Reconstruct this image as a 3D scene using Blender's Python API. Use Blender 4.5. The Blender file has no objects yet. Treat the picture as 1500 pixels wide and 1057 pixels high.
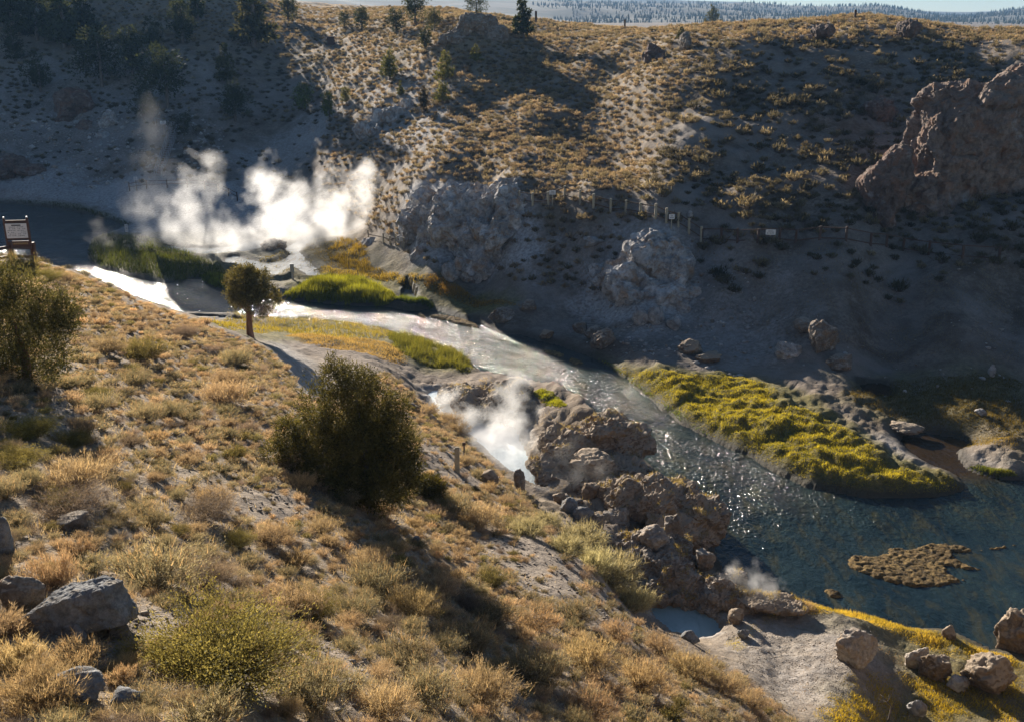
import bpy, bmesh, math, random
import numpy as np
from mathutils import Vector, Matrix

R = math.radians
rng = np.random.default_rng(11)
random.seed(11)
sc = bpy.context.scene
COL = sc.collection
F_PX, CX, CY = 1472.0, 750.0, 528.5
PITCH = R(18.7)
CAM = np.array([0.0, 0.0, 25.0])
SUN_AZ, SUN_EL = R(-25.5), R(16.8)
CP, SP = math.cos(PITCH), math.sin(PITCH)

# ------------------------------------------------------------------ helpers
def ray(px, py):
    a = (px - CX) / F_PX
    c = (CY - py) / F_PX
    return np.array([a, CP + c * SP, -SP + c * CP])

def at_depth(px, py, Y):
    d = ray(px, py)
    return CAM + d * (Y / d[1])

def at_z(px, py, z):
    d = ray(px, py)
    return CAM + d * ((z - CAM[2]) / d[2])

def tag(o, label=None, cat=None, group=None, kind=None):
    if label: o['label'] = label
    if cat: o['category'] = cat
    if group: o['group'] = group
    if kind: o['kind'] = kind
    return o

def np_mesh(name, V, Fc, cols=None, smooth=False, uvattr=None):
    me = bpy.data.meshes.new(name)
    V = np.ascontiguousarray(V, dtype=np.float32)
    Fc = np.ascontiguousarray(Fc, dtype=np.int32)
    k = Fc.shape[1]
    me.vertices.add(len(V)); me.vertices.foreach_set('co', V.ravel())
    me.loops.add(Fc.size); me.loops.foreach_set('vertex_index', Fc.ravel())
    me.polygons.add(len(Fc))
    me.polygons.foreach_set('loop_start', np.arange(0, Fc.size, k, dtype=np.int32))
    try:
        me.polygons.foreach_set('loop_total', np.full(len(Fc), k, dtype=np.int32))
    except Exception:
        pass
    if smooth:
        me.polygons.foreach_set('use_smooth', np.ones(len(Fc), dtype=bool))
    if cols:
        for an, arr in cols.items():
            at = me.attributes.new(an, 'FLOAT_COLOR', 'POINT')
            a4 = np.ones((len(V), 4), dtype=np.float32); a4[:, :arr.shape[1]] = arr
            at.data.foreach_set('color', a4.ravel())
    me.update(calc_edges=True)
    me.validate()
    return me

def link(name, me, m=None, parent=None, loc=None):
    o = bpy.data.objects.new(name, me)
    COL.objects.link(o)
    if m is not None:
        me.materials.clear(); me.materials.append(m)
    if parent is not None: o.parent = parent
    if loc is not None: o.location = loc
    return o

def empty(name, loc, rz=0.0):
    o = bpy.data.objects.new(name, None)
    COL.objects.link(o); o.location = loc; o.rotation_euler = (0, 0, rz)
    o.empty_display_size = 0.3
    return o

# gradient noise -------------------------------------------------------
_perm = np.random.default_rng(5).permutation(512).astype(np.int64)
_perm = np.concatenate([_perm, _perm, _perm])
_g3 = np.random.default_rng(6).normal(size=(512, 3)); _g3 /= np.linalg.norm(_g3, axis=1)[:, None]
_g3 = _g3.astype(np.float32)

def pn3(x, y, z):
    xi = np.floor(x); yi = np.floor(y); zi = np.floor(z)
    xf = (x - xi).astype(np.float32); yf = (y - yi).astype(np.float32); zf = (z - zi).astype(np.float32)
    xi = xi.astype(np.int64) & 511; yi = yi.astype(np.int64) & 511; zi = zi.astype(np.int64) & 511
    u = xf * xf * xf * (xf * (xf * 6 - 15) + 10)
    v = yf * yf * yf * (yf * (yf * 6 - 15) + 10)
    w = zf * zf * zf * (zf * (zf * 6 - 15) + 10)
    def g(i, j, k):
        h = _perm[_perm[_perm[(xi + i) & 511] + ((yi + j) & 511)] + ((zi + k) & 511)]
        gr = _g3[h]
        return gr[..., 0] * (xf - i) + gr[..., 1] * (yf - j) + gr[..., 2] * (zf - k)
    l = lambda a, b, t: a + t * (b - a)
    return 1.6 * l(l(l(g(0,0,0), g(1,0,0), u), l(g(0,1,0), g(1,1,0), u), v),
             l(l(g(0,0,1), g(1,0,1), u), l(g(0,1,1), g(1,1,1), u), v), w)

def pn2(x, y, s=0.0):
    xi = np.floor(x); yi = np.floor(y)
    xf = (x - xi).astype(np.float32); yf = (y - yi).astype(np.float32)
    si = int(s * 37) & 511
    xi = xi.astype(np.int64) & 511; yi = yi.astype(np.int64) & 511
    u = xf * xf * xf * (xf * (xf * 6 - 15) + 10)
    v = yf * yf * yf * (yf * (yf * 6 - 15) + 10)
    def g(i, j):
        h = _perm[_perm[_perm[(xi + i) & 511] + ((yi + j) & 511)] + si]
        gr = _g3[h]
        return gr[..., 0] * (xf - i) + gr[..., 1] * (yf - j)
    l = lambda a, b, t: a + t * (b - a)
    return 1.8 * l(l(g(0,0), g(1,0), u), l(g(0,1), g(1,1), u), v)

def fbm3(P, wl, octv=5, gain=0.5, seed=0.0, ridged=False):
    out = 0; a = 1.0; f = 1.0 / wl
    for i in range(octv):
        n = pn3(P[:, 0] * f + 13.7 * seed + i * 7.1, P[:, 1] * f + 5.3 * seed, P[:, 2] * f + 3.9 * i)
        if ridged: n = 1 - 2 * np.abs(n)
        out = out + a * n
        a *= gain; f *= 2.03
    return out

def sstep(a, b, x):
    t = np.clip((x - a) / (b - a), 0, 1)
    return t * t * (3 - 2 * t)

def smooth_poly(P, n=4):
    """closed Catmull-Rom through the 2-D points"""
    P = np.asarray(P, float); m = len(P); out = []
    for i in range(m):
        p0, p1, p2, p3 = P[i - 1], P[i], P[(i + 1) % m], P[(i + 2) % m]
        for k in range(n):
            t = k / n
            out.append(0.5 * ((2 * p1) + (-p0 + p2) * t + (2 * p0 - 5 * p1 + 4 * p2 - p3) * t * t + (-p0 + 3 * p1 - 3 * p2 + p3) * t ** 3))
    return np.array(out)

def sdf_poly(X, Y, P):
    """signed distance to closed polygon, negative inside"""
    shp = X.shape
    lo = P.min(0); hi = P.max(0)
    pad = 6.0
    d_out = np.full(X.size, 1e9)
    xs = X.ravel(); ys = Y.ravel()
    sel = np.where((xs > lo[0] - pad) & (xs < hi[0] + pad) & (ys > lo[1] - pad) & (ys < hi[1] + pad))[0]
    x = xs[sel]; y = ys[sel]
    d2 = np.full(x.size, 1e18); ins = np.zeros(x.size, bool)
    n = len(P)
    for i in range(n):
        ax, ay = P[i]; bx, by = P[(i + 1) % n]
        ex, ey = bx - ax, by - ay
        wx, wy = x - ax, y - ay
        t = np.clip((wx * ex + wy * ey) / (ex * ex + ey * ey + 1e-12), 0, 1)
        dx = wx - ex * t; dy = wy - ey * t
        d2 = np.minimum(d2, dx * dx + dy * dy)
        c = ((ay > y) != (by > y))
        if by != ay:
            ins ^= c & (x < (bx - ax) * (y - ay) / (by - ay) + ax)
    d = np.sqrt(d2); d[ins] *= -1
    d_out[sel] = d
    return d_out.reshape(shp)

# ------------------------------------------------------------------ terrain
ctrl = []          # (u, v, s)
def enc(p):
    return (p[0] / (p[1] + 10.0), math.log(p[1] + 10.0), (p[2] - 25.0) / (p[1] + 10.0))
for px, py, Y in [
    (-300,1200,7),(0,1057,9),(300,1057,9.6),(550,1057,12),(700,1057,14.8),(850,1057,17.3),(1000,1057,20.5),(1100,1057,22.8),(1200,1057,27),
    (0,1400,4.5),(400,1400,5.5),(800,1400,8.5),(1200,1400,14),(1500,1300,20),
    (0,900,12),(0,780,15),(0,650,19.5),(0,560,24.5),(0,470,32),(0,410,43),(40,385,52),
    (200,900,13),(200,780,17),(200,650,23),(200,560,30),(200,500,37),(200,450,46),(200,438,50),(200,460,62),(200,452,76),
    (60,400,65),(60,392,82),(100,430,42),(110,402,50),(110,410,66),
    (400,900,15.5),(400,780,20.5),(400,700,25),(400,620,31.5),(400,560,40),(400,520,49),(380,500,56),(367,493,59),(300,470,55),(300,480,66),
    (290,540,38),(450,560,49),(480,590,46),(560,540,57),(600,585,52),
    (550,900,18),(550,800,23),(550,740,28),(550,680,34),(550,620,42),
    (700,950,19.5),(700,850,25),(700,760,33),(700,700,40),(650,640,47.5),(740,715,41.5),(680,660,46),
    (885,608,53.2),(810,655,51),(850,690,49.3),(940,700,49),(945,655,52),(1000,748,46),(955,772,44.6),(770,610,55.5),(850,950,22),(850,850,29),(840,790,35.5),(790,750,41),(1000,1000,24),(1000,950,28.5),(1000,925,32.5),(900,870,32.5),(935,905,34.3),
    (1100,1000,28.3),(1060,965,30.5),(1100,950,33),(1200,905,36.3),(1250,960,33.2),(1150,1000,30.8),(1300,1057,30),(1500,1057,30.4),(1400,1000,33.2),
    (950,350,86),(1000,430,82),(880,380,88),(850,420,86.5),
    (780,290,96),(870,305,91),(980,335,86.5),(1100,355,83),(1250,360,82),(1400,375,81),(1550,380,80),
    (1100,420,80),(1100,480,76),(1300,450,77.5),(1300,520,72),(1500,450,76.5),(1500,550,67),(1700,450,75),
    (1100,250,95.5),(1100,150,112.5),(1100,90,122),(1100,55,129),(1100,38,140),(1000,200,103.5),(1000,100,124),(960,180,110.5),(960,120,122),(1050,200,102.5),(1000,42,148),
    (1300,250,95.5),(1300,150,112),(1300,60,127),(1250,29,139),(1350,40,138),(1500,330,84),(1500,200,103),(1500,110,116),(1500,60,126),(1500,46,136),
    (1700,250,92),(1700,60,122),(1700,48,135),(1000,45,178),(1100,43,172),(1200,38,172),(1250,33,172),(1300,38,172),(1400,46,165),(1500,52,165),(1700,54,165),(900,44,192),
    (900,250,107),(900,180,120),(900,110,138),(900,60,155),(850,42,190),(800,32,240),
    (780,250,104),(780,180,122),(780,110,145),(780,62,168),
    (740,272,100),(650,290,104),(700,408,96),(600,250,116),(600,200,131),(600,130,149),(600,80,166),(600,40,187),(600,10,265),
    (697,200,122),(697,150,136),(697,90,151),(697,44,160),(640,100,152),(700,30,190),
    (500,60,200),(500,20,265),(450,0,335),(500,110,176),(500,160,158),(520,230,136),(520,300,123),
    (400,250,150),(400,180,168),(400,110,186),(420,50,216),(400,0,300),
    (300,250,148),(300,200,160),(300,130,175),(300,60,195),(300,0,216),(300,-60,262),
    (150,260,152),(150,200,165),(150,130,180),(150,60,197),(150,0,216),(150,-110,252),
    (0,250,155),(0,200,165),(0,100,186),(0,0,212),(0,-110,250),(-200,0,210),(-200,100,182),(-200,200,165),(-200,-110,250),
    (-250,900,11.5),(-250,650,18),(-250,450,32),(-250,370,55),(-250,345,72)]:
    ctrl.append(enc(at_depth(px, py, Y)))
for px, py, z in [(900,490,1.2),(1000,530,1.0),(1100,560,0.9),(1250,600,.8),(1400,615,.8),(1500,640,.6),(1200,650,.55),(1000,590,.5),(1300,690,.45),
    (700,440,.8),(760,460,.9),(820,490,.9),(600,420,.8),(500,410,.8),(450,380,.8),(540,360,1.5),(350,400,.5),(300,300,1.5),(200,290,1.5),(100,285,1.3),(0,288,1.0),
    (690,412,1.5),(800,430,2),(900,440,2.4),(960,480,1.6),(450,485,1.1),(560,500,1.3),(640,520,.8),(400,475,.6),(-200,285,1),
    (1700,640,.7),(1500,1000,.3),(1400,940,.25),(1300,925,.6),(760,590,2.5),(700,565,2.3),(640,562,2.2),(1040,760,.9),(960,850,1.4),(1060,880,.9),(622,588,2.2),(645,615,2.15),(690,655,2.15),(725,688,2.15),(760,708,2.15),(792,724,2.1),(960,922,1.2),(1000,944,1.2),(945,905,1.3)]:
    ctrl.append(enc(at_z(px, py, z)))
for p in [(0,0,23.2),(-4,0,23.4),(4,0,22.6),(0,-5,24),(-4,-5,24),(4,-5,23.8),(0,3.5,21.2),(-2,3,21.6),(3,4,20.2),
          (0,330,23),(-150,330,34),(-90,420,33),(120,330,22),(250,330,22),(0,600,23),(-400,600,32),(400,600,22),(-250,300,48),(40,230,22.6),(110,230,21.8)]:
    ctrl.append(enc(p))
ctrl = np.array(ctrl)
A_U = 3.0
cu, cv, cs = ctrl[:, 0] * A_U, ctrl[:, 1], ctrl[:, 2]
def tps_k(r2): return 0.5 * r2 * np.log(r2 + 1e-12)
n = len(cu)
K = tps_k((cu[:, None] - cu[None]) ** 2 + (cv[:, None] - cv[None]) ** 2) + np.eye(n) * 2e-4
Pm = np.stack([np.ones(n), cu, cv], 1)
M = np.zeros((n + 3, n + 3)); M[:n, :n] = K; M[:n, n:] = Pm; M[n:, :n] = Pm.T
W = np.linalg.solve(M, np.concatenate([cs, np.zeros(3)]))
def tps(U, V):
    u = (U * A_U).ravel(); v = V.ravel(); out = np.empty(u.size)
    for i in range(0, u.size, 20000):
        a, b = u[i:i + 20000, None], v[i:i + 20000, None]
        out[i:i + 20000] = tps_k((a - cu) ** 2 + (b - cv) ** 2) @ W[:n] + W[n] + W[n + 1] * a[:, 0] + W[n + 2] * b[:, 0]
    return out.reshape(U.shape)

NU, NV = 860, 1080
us = np.linspace(-0.92, 0.86, NU)
vs = np.linspace(math.log(4.0), math.log(330.0), NV)
# coarse TPS, bilinearly refined
cus = np.linspace(us[0], us[-1], 170); cvs = np.linspace(vs[0], vs[-1], 260)
CU, CVg = np.meshgrid(cus, cvs)
SC = tps(CU, CVg)
def up(SC, cus, cvs, us, vs):
    tmp = np.stack([np.interp(us, cus, r) for r in SC])
    return np.stack([np.interp(vs, cvs, tmp[:, j]) for j in range(len(us))], 1)
S = up(SC, cus, cvs, us, vs)
# a light box blur hides the facets of the coarse grid
for _ in range(2):
    S[1:-1] = (S[:-2] + 2 * S[1:-1] + S[2:]) / 4; S[:, 1:-1] = (S[:, :-2] + 2 * S[:, 1:-1] + S[:, 2:]) / 4
UU, VV = np.meshgrid(us, vs)
D10 = np.exp(VV)
GX, GY = UU * D10, D10 - 10.0
GZ = 25.0 + S * D10

# roughness of the ground
far = np.clip(GY / 90.0, 0.12, 1.0)
GZ += far * 0.55 * (pn2(GX / 11, GY / 11, 1) + 0.5 * pn2(GX / 5.2, GY / 5.2, 2))
GZ += np.clip(GY / 60, .35, 1) * (0.14 * pn2(GX / 2.3, GY / 2.3, 3) + 0.09 * pn2(GX / 1.1, GY / 1.1, 4))
LOWB = sstep(70, 62, GY) * sstep(5.5, 3.0, GZ) * sstep(38, 41, GY)
GZ += LOWB * (.22 * pn2(GX / 1.6, GY / 1.6, 71) + .14 * (1 - 2 * np.abs(pn2(GX / .9, GY / .9, 72))) + .06 * pn2(GX / .35, GY / .35, 73))
rill = 1 - np.abs(pn2(GX / 1.7 + GY / 9, GY / 4.5, 8)) * 2
hill = sstep(84, 100, GY)
GZ += 0.05 * np.clip(rill, 0, 1) * (1 - hill) - hill * 0.22 * np.clip(1 - 2.2 * np.abs(pn2(GX / 9 , GY / 16, 9)), 0, 1) - hill * (.10 * (1 - 2 * np.abs(pn2(GX / 2.6, GY / 2.6, 74))) + .06 * pn2(GX / 1.0, GY / 1.0, 75))
GZ += 0.05 * pn2(GX / .52, GY / .52, 5) + 0.03 * pn2(GX / .24, GY / .24, 6) + .018 * pn2(GX / .11, GY / .11, 7)

# water outlines: pixel outlines put on the water plane
def wpoly(pts, z): return np.array([at_z(a, b, z)[:2] for a, b in pts])
river_px = [(-320,288),(-100,292),(0,298),(60,303),(130,315),(178,330),(150,343),(134,352),(134,384),(180,402),(248,415),(292,408),(318,425),(350,428),(415,438),(500,446),(575,449),(620,452),
    (655,459),(700,472),(735,487),(765,492),(800,500),(840,512),(880,530),(905,546),(932,568),(962,592),(1000,620),(1050,647),(1100,671),(1140,692),(1180,711),(1250,724),(1320,729),(1380,725),(1413,714),
    (1392,694),(1340,668),(1318,646),(1340,634),(1400,640),(1420,652),(1404,662),(1425,690),(1500,704),(1640,712),(1760,730),
    (1760,980),(1600,965),(1470,952),(1400,930),(1330,917),(1260,905),(1200,888),(1150,874),(1100,864),(1062,846),(1042,800),(1030,760),(1000,722),(960,690),(920,648),(870,618),(820,596),(770,572),(705,551),
    (694,535),(662,517),(600,497),(560,485),(480,474),(400,467),(330,464),(280,463),(200,444),(60,402),(-100,384),(-320,370)]
pool_px = [(628,574),(650,572),(672,580),(690,592),(715,605),(745,612),(762,640),(775,672),(795,700),(800,716),(785,714),(750,690),(722,668),(700,645),(672,622),(645,600),(630,585)]
pool2_px = [(955,886),(985,880),(1020,890),(1050,910),(1056,935),(1040,944),(1005,935),(970,912),(955,900)]
dark_px = [(1255,565),(1290,560),(1308,570),(1300,582),(1270,582)]
rill_px = [(462,340),(464,350),(440,366),(446,376),(456,386),(470,402),(452,404),(430,392),(405,404),(385,398),(352,388),(330,384),(340,374),(372,382),(400,384),(424,374),(418,364),(436,354)]
rill3_px = [(200,352),(260,362),(330,362),(380,352),(384,362),(340,372),(270,372),(210,362)]
pond_px = [(282,466),(320,464),(352,470),(350,474),(310,472),(285,472)]
rill2_px = [(596,420),(606,428),(612,440),(604,446),(588,440),(590,428)]
WATER = {}
for nm, px, z in [('river', river_px, 0.0), ('pool', pool_px, 2.0), ('pool2', pool2_px, 1.0), ('dark', dark_px, .55), ('rill', rill_px, 0.62), ('rill3', rill3_px, .6), ('pond', pond_px, .3), ('rill2', rill2_px, .35)]:
    P = smooth_poly(wpoly(px, z), 4)
    wob = pn2(P[:, 0] / 1.5, P[:, 1] / 1.5, 3) * (.25 if nm == 'river' else .1)
    P = P + wob[:, None]
    WATER[nm] = (P, z, sdf_poly(GX, GY, P))
SD = WATER['river'][2]
# banks first for the river, then pools cut in at their own level
bank = np.where(SD < 1e8, 0.03 + 0.24 * sstep(0, 1.8, SD) + 0.05 * np.clip(SD, 0, 8), -1e9)
GZ = np.where((SD >= 0) & (SD < 1e8), np.maximum(GZ, bank), GZ)
GZ = np.where(SD < 0, np.minimum(GZ, -0.04 - 0.6 * sstep(0, 2.0, -SD)), GZ)
GZ = np.where((SD >= 0) & (SD < 5), np.minimum(GZ, .10 + .42 * SD + 4 * sstep(1.6, 5, SD) + .1 * np.clip(pn2(GX / .9, GY / .9, 78), -1, 1) * sstep(0, .6, SD)), GZ)
lowland = (GY > 30) & (GY < 170)
GZ = np.where((SD >= 1e8) & lowland, np.maximum(GZ, 0.3), GZ)
for nm in ('pool', 'pool2', 'dark', 'rill', 'rill3', 'pond', 'rill2'):
    P, z, sd = WATER[nm]
    lip = z + 0.05 + 0.25 * sstep(0, .8, sd)
    GZ = np.where((sd >= 0) & (sd < 1.2), np.maximum(GZ, np.where(sd < .8, lip, np.minimum(lip, GZ + .3))), GZ)
    dep = {'rill': .12, 'rill3': .12, 'pond': .15, 'rill2': .15}.get(nm, .5)
    GZ = np.where(sd < 0, np.minimum(GZ, z - 0.03 - dep * sstep(0, 0.8, -sd)), GZ)

def zfun(x, y):
    x = np.atleast_1d(np.asarray(x, float)); y = np.atleast_1d(np.asarray(y, float))
    v = np.log(np.maximum(y + 10, 4.01)); u = x / np.maximum(y + 10, 4.01)
    fi = np.clip((v - vs[0]) / (vs[1] - vs[0]), 0, NV - 1.001); fj = np.clip((u - us[0]) / (us[1] - us[0]), 0, NU - 1.001)
    i = fi.astype(int); j = fj.astype(int); a = fi - i; b = fj - j
    return (GZ[i, j] * (1 - a) * (1 - b) + GZ[i + 1, j] * a * (1 - b) + GZ[i, j + 1] * (1 - a) * b + GZ[i + 1, j + 1] * a * b)

_T = np.exp(np.linspace(math.log(4), math.log(420), 1500))
def hit(px, py):
    d = ray(px, py)
    pts = CAM + d[None] / d[1] * _T[:, None]
    below = pts[:, 2] <= zfun(pts[:, 0], pts[:, 1])
    k = int(np.argmax(below)) if below.any() else len(_T) - 1
    p = pts[k].copy(); p[2] = zfun(p[0], p[1])[0]
    return p
def world_poly(pts): return np.array([hit(a, b)[:2] for a, b in pts])
def zone(pts, soft=1.0, wob=0.8, sm=3):
    P = smooth_poly(world_poly(pts), sm)
    sd = sdf_poly(GX, GY, P) + wob * (pn2(GX / 2.1, GY / 2.1, 11) + .5 * pn2(GX / .8, GY / .8, 12))
    return sstep(soft, -soft, sd)
def inside(P, x, y): return sdf_poly(x, y, P)
def project(x, y, z):
    dx, dy, dz = x, y, z - 25.0
    f = dy * CP - dz * SP; u_ = dy * SP + dz * CP
    return CX + F_PX * dx / f, CY - F_PX * u_ / f, f

# grassy flats are lumpy: raise them before masks are read
MAT_PX = [(880,530),(930,542),(1010,548),(1075,552),(1130,565),(1150,585),(1190,600),(1235,625),(1275,650),(1300,670),(1350,690),(1408,712),(1370,722),(1290,722),(1200,708),(1140,686),(1080,655),(1020,628),(960,590),(920,560)]
mat_zone = zone(MAT_PX, .5, .35)
hum = np.clip(1 - 1.6 * np.abs(pn2(GX / 2.0 + .6 * pn2(GX / 3, GY / 3, 17), GY / .95, 21)), 0, 1) + .5 * np.clip(pn2(GX / .8, GY / .55, 22), 0, 1)
GZ += mat_zone * (.05 + .26 * hum) * sstep(0.1, 1.3, SD)
mat_col = zone([(870,520),(930,535),(1010,542),(1075,546),(1140,560),(1200,592),(1280,645),(1350,682),(1425,714),(1370,735),(1290,735),(1200,722),(1130,700),(1060,662),(1000,630),(930,590),(890,555)], .6, .3)

zones = {}
zones['white'] = np.clip(
    zone([(180,262),(250,255),(330,268),(400,272),(440,300),(480,330),(420,372),(330,385),(200,350),(150,300)], 3, 1.5)
  + .8 * zone([(0,262),(120,262),(200,290),(100,300),(0,292)], 3, 1.5)
  + zone([(590,290),(640,262),(740,262),(785,330),(790,400),(700,415),(610,390)], 1.5, 1.2)
  + .9 * zone([(880,400),(930,345),(975,342),(1005,390),(1015,440),(940,470),(850,460),(860,420)], 1.5, 1.5)
  + .35 * zone([(800,380),(900,330),(1060,380),(1150,440),(1150,530),(1000,520),(850,470)], 4, 3)
  + .7 * zone([(385,500),(410,500),(470,560),(470,590),(430,560)], 1.2, .5)
  + .7 * zone([(540,110),(640,130),(640,230),(560,210)], 4, 4)
  + .6 * zone([(330,230),(420,190),(470,160),(500,170),(420,260),(380,275)], 3, 2)
  + .3 * zone([(0,80),(300,90),(330,160),(180,250),(0,250)], 4, 5)
  + .45 * zone([(1060,925),(1130,890),(1210,890),(1330,960),(1240,1050),(1110,1020)], 1.5, 1)
  + .5 * zone([(1230,640),(1330,650),(1440,660),(1500,690),(1500,700),(1400,690),(1300,680)], 1, .5), 0, 1)
zones['green'] = np.clip(
    mat_col + zone([(300,470),(400,462),(480,472),(570,486),(660,515),(690,540),(640,545),(560,520),(430,500),(390,500)], 1, .8)
  + zone([(415,438),(480,405),(560,415),(640,400),(760,440),(690,468),(590,452)], 1.2, 1)
  + .8 * zone([(1310,620),(1400,635),(1500,655),(1500,560),(1300,560),(1230,590)], 3, 2)
  + .9 * zone([(130,345),(290,380),(330,420),(250,418),(140,400)], 1.5, 1)
  + .8 * zone([(1150,890),(1330,905),(1500,960),(1500,1057),(1200,1057),(1330,990)], 1.5, 1.2)
  + .65 * zone([(200,345),(360,340),(480,345),(600,400),(420,415),(250,400)], 2, 1.2) + .7 * zone([(0,295),(130,305),(190,330),(100,325)], 1.5, .5), 0, 1)
fg = 1 - sstep(50, 64, GY)
fg = np.maximum(fg, 0)
bare = np.clip(zone([(770,780),(900,850),(960,930),(880,930),(760,860),(700,800)], 1.2, .8)
     + .8 * zone([(620,640),(720,690),(740,720),(660,720),(600,680)], 1.2, .8)
     + .7 * zone([(300,700),(420,720),(480,760),(400,760),(300,740)], 1, .8)
     + .8 * zone([(0,600),(100,590),(130,650),(60,690),(0,700)], 1, .6)
     + .8 * zone([(130,930),(230,900),(230,960),(150,970)], .6, .5)
     + .7 * zone([(400,930),(500,940),(520,1010),(470,990)], .6, .5)
     + zone([(385,500),(410,500),(470,560),(470,590),(430,560)], 1.2, .5), 0, 1)
plateau = sstep(125, 160, GY) * sstep(12, 19, GZ)
tex = .5 + .5 * pn2(GX / 3.1, GY / 3.1, 31) + .3 * pn2(GX / .9, GY / .9, 32)
zones['straw'] = np.clip((fg * .85 + .75 * plateau + .45 * hill * sstep(500, 900, project(GX, GY, GZ)[0]) * 0 + .6 * hill * sstep(1010, 940, project(GX, GY, GZ)[0]) * sstep(460, 540, project(GX, GY, GZ)[0]) + .2 * hill) * np.clip(tex * 1.15, 0, 1) * (1 - bare) * (1 - zones['white'] * .8), 0, 1)
crust = np.maximum(sstep(1.0, .3, WATER['pool'][2]), sstep(.7, .2, WATER['pool2'][2])) * np.clip(.6 + .8 * pn2(GX / .7, GY / .7, 77), 0, 1)
zones['white'] = np.maximum(zones['white'], .85 * crust)
wet = np.zeros_like(GZ)
for nm, (P, z, sd) in WATER.items():
    if nm not in ('pool', 'pool2'): wet = np.maximum(wet, sstep(.9 if nm == 'river' else .5, .15, sd))
zones['wet'] = wet
for nm in ('white', 'green', 'straw', 'wet'): zones[nm] = zones[nm].astype(np.float32)

# the far rows of the same sheet
ext = np.exp(np.linspace(math.log(335.0), math.log(3600.0), 46))
eu = UU[:46]; eD = np.repeat(ext[:, None], NU, 1)
eS = tps(np.repeat(cus[None], 46, 0), np.repeat(np.log(ext)[:, None], len(cus), 1))
eS = np.stack([np.interp(us, cus, r) for r in eS])
eX, eY = eu * eD, eD - 10
lastz = GZ[-1][None, :]
t = sstep(325, 900, eY)
eZ = (25 + eS * eD) * (1 - t) + t * (22 + 2.5 * pn2(eX / 300, eY / 300, 2))
eZ = np.where(eY < 420, lastz + (eZ - lastz) * sstep(325, 420, eY), eZ)
AX = np.vstack([GX, eX]); AY = np.vstack([GY, eY]); AZ = np.vstack([GZ, eZ])
def padz(a, v=0.0): return np.vstack([a, np.full((46, NU), v, np.float32)])
nr = AX.shape[0]
idx = np.arange(nr * NU).reshape(nr, NU)
quads = np.stack([idx[:-1, :-1], idx[:-1, 1:], idx[1:, 1:], idx[1:, :-1]], -1).reshape(-1, 4)
gcol = np.stack([padz(zones['white']).ravel(), padz(zones['green']).ravel(), padz(zones['straw'], .2).ravel()], 1)
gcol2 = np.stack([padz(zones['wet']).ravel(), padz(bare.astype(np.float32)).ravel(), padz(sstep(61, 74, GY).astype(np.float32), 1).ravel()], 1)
ground_me = np_mesh('ground', np.stack([AX.ravel(), AY.ravel(), AZ.ravel()], 1), quads, {'zone_a': gcol, 'zone_b': gcol2}, smooth=True)

# ------------------------------------------------------------------ materials
class NT:
    def __init__(s, name):
        s.m = bpy.data.materials.new(name); s.m.use_nodes = True
        s.t = s.m.node_tree; s.t.nodes.clear()
        s.out = s.t.nodes.new('ShaderNodeOutputMaterial')
    def n(s, typ, **kw):
        nd = s.t.nodes.new('ShaderNode' + typ)
        for k, v in kw.items():
            if k.startswith('_'): setattr(nd, k[1:], v)
            else:
                key = int(k[1:]) if k[0] == 'i' and k[1:].isdigit() else k.replace('_', ' ')
                s.set(nd.inputs[key], v)
        return nd
    def set(s, inp, v):
        if isinstance(v, bpy.types.NodeSocket): s.t.links.new(v, inp)
        elif isinstance(v, bpy.types.Node): s.t.links.new(v.outputs[0], inp)
        else:
            if isinstance(v, tuple) and len(v) == 3 and inp.type == 'RGBA': v = (*v, 1)
            inp.default_value = v
    def mix(s, f, a, b, mode='MIX'):
        nd = s.t.nodes.new('ShaderNodeMix'); nd.data_type = 'RGBA'; nd.blend_type = mode
        s.set(nd.inputs[0], f); s.set(nd.inputs[6], a); s.set(nd.inputs[7], b)
        return nd.outputs[2]
    def math(s, op, a, b=0.0, clamp=False):
        nd = s.t.nodes.new('ShaderNodeMath'); nd.operation = op; nd.use_clamp = clamp
        s.set(nd.inputs[0], a); s.set(nd.inputs[1], b)
        return nd.outputs[0]
    def ramp(s, f, stops):
        nd = s.t.nodes.new('ShaderNodeValToRGB'); s.set(nd.inputs[0], f)
        el = nd.color_ramp.elements
        while len(el) < len(stops): el.new(.5)
        for e, (p, c) in zip(el, stops):
            e.position = p; e.color = (c, c, c, 1) if isinstance(c, (int, float)) else (*c, 1)
        return nd.outputs[0]
    def noise(s, vec, scale, detail=4, rough=.55, dist=0.0):
        nd = s.n('TexNoise'); s.set(nd.inputs['Vector'], vec)
        nd.inputs['Scale'].default_value = scale; nd.inputs['Detail'].default_value = detail
        nd.inputs['Roughness'].default_value = rough; nd.inputs['Distortion'].default_value = dist
        return nd.outputs[0]
    def bump(s, h, strength, dist, normal=None):
        nd = s.n('Bump'); nd.inputs['Strength'].default_value = strength; nd.inputs['Distance'].default_value = dist
        s.set(nd.inputs['Height'], h)
        if normal is not None: s.set(nd.inputs['Normal'], normal)
        return nd.outputs[0]
    def bsdf(s, **kw):
        nd = s.n('BsdfPrincipled')
        for k, v in kw.items(): s.set(nd.inputs[k.replace('_', ' ')], v)
        return nd
    def surf(s, nd): s.t.links.new(nd.outputs[0], s.out.inputs['Surface']); return s.m

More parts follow.
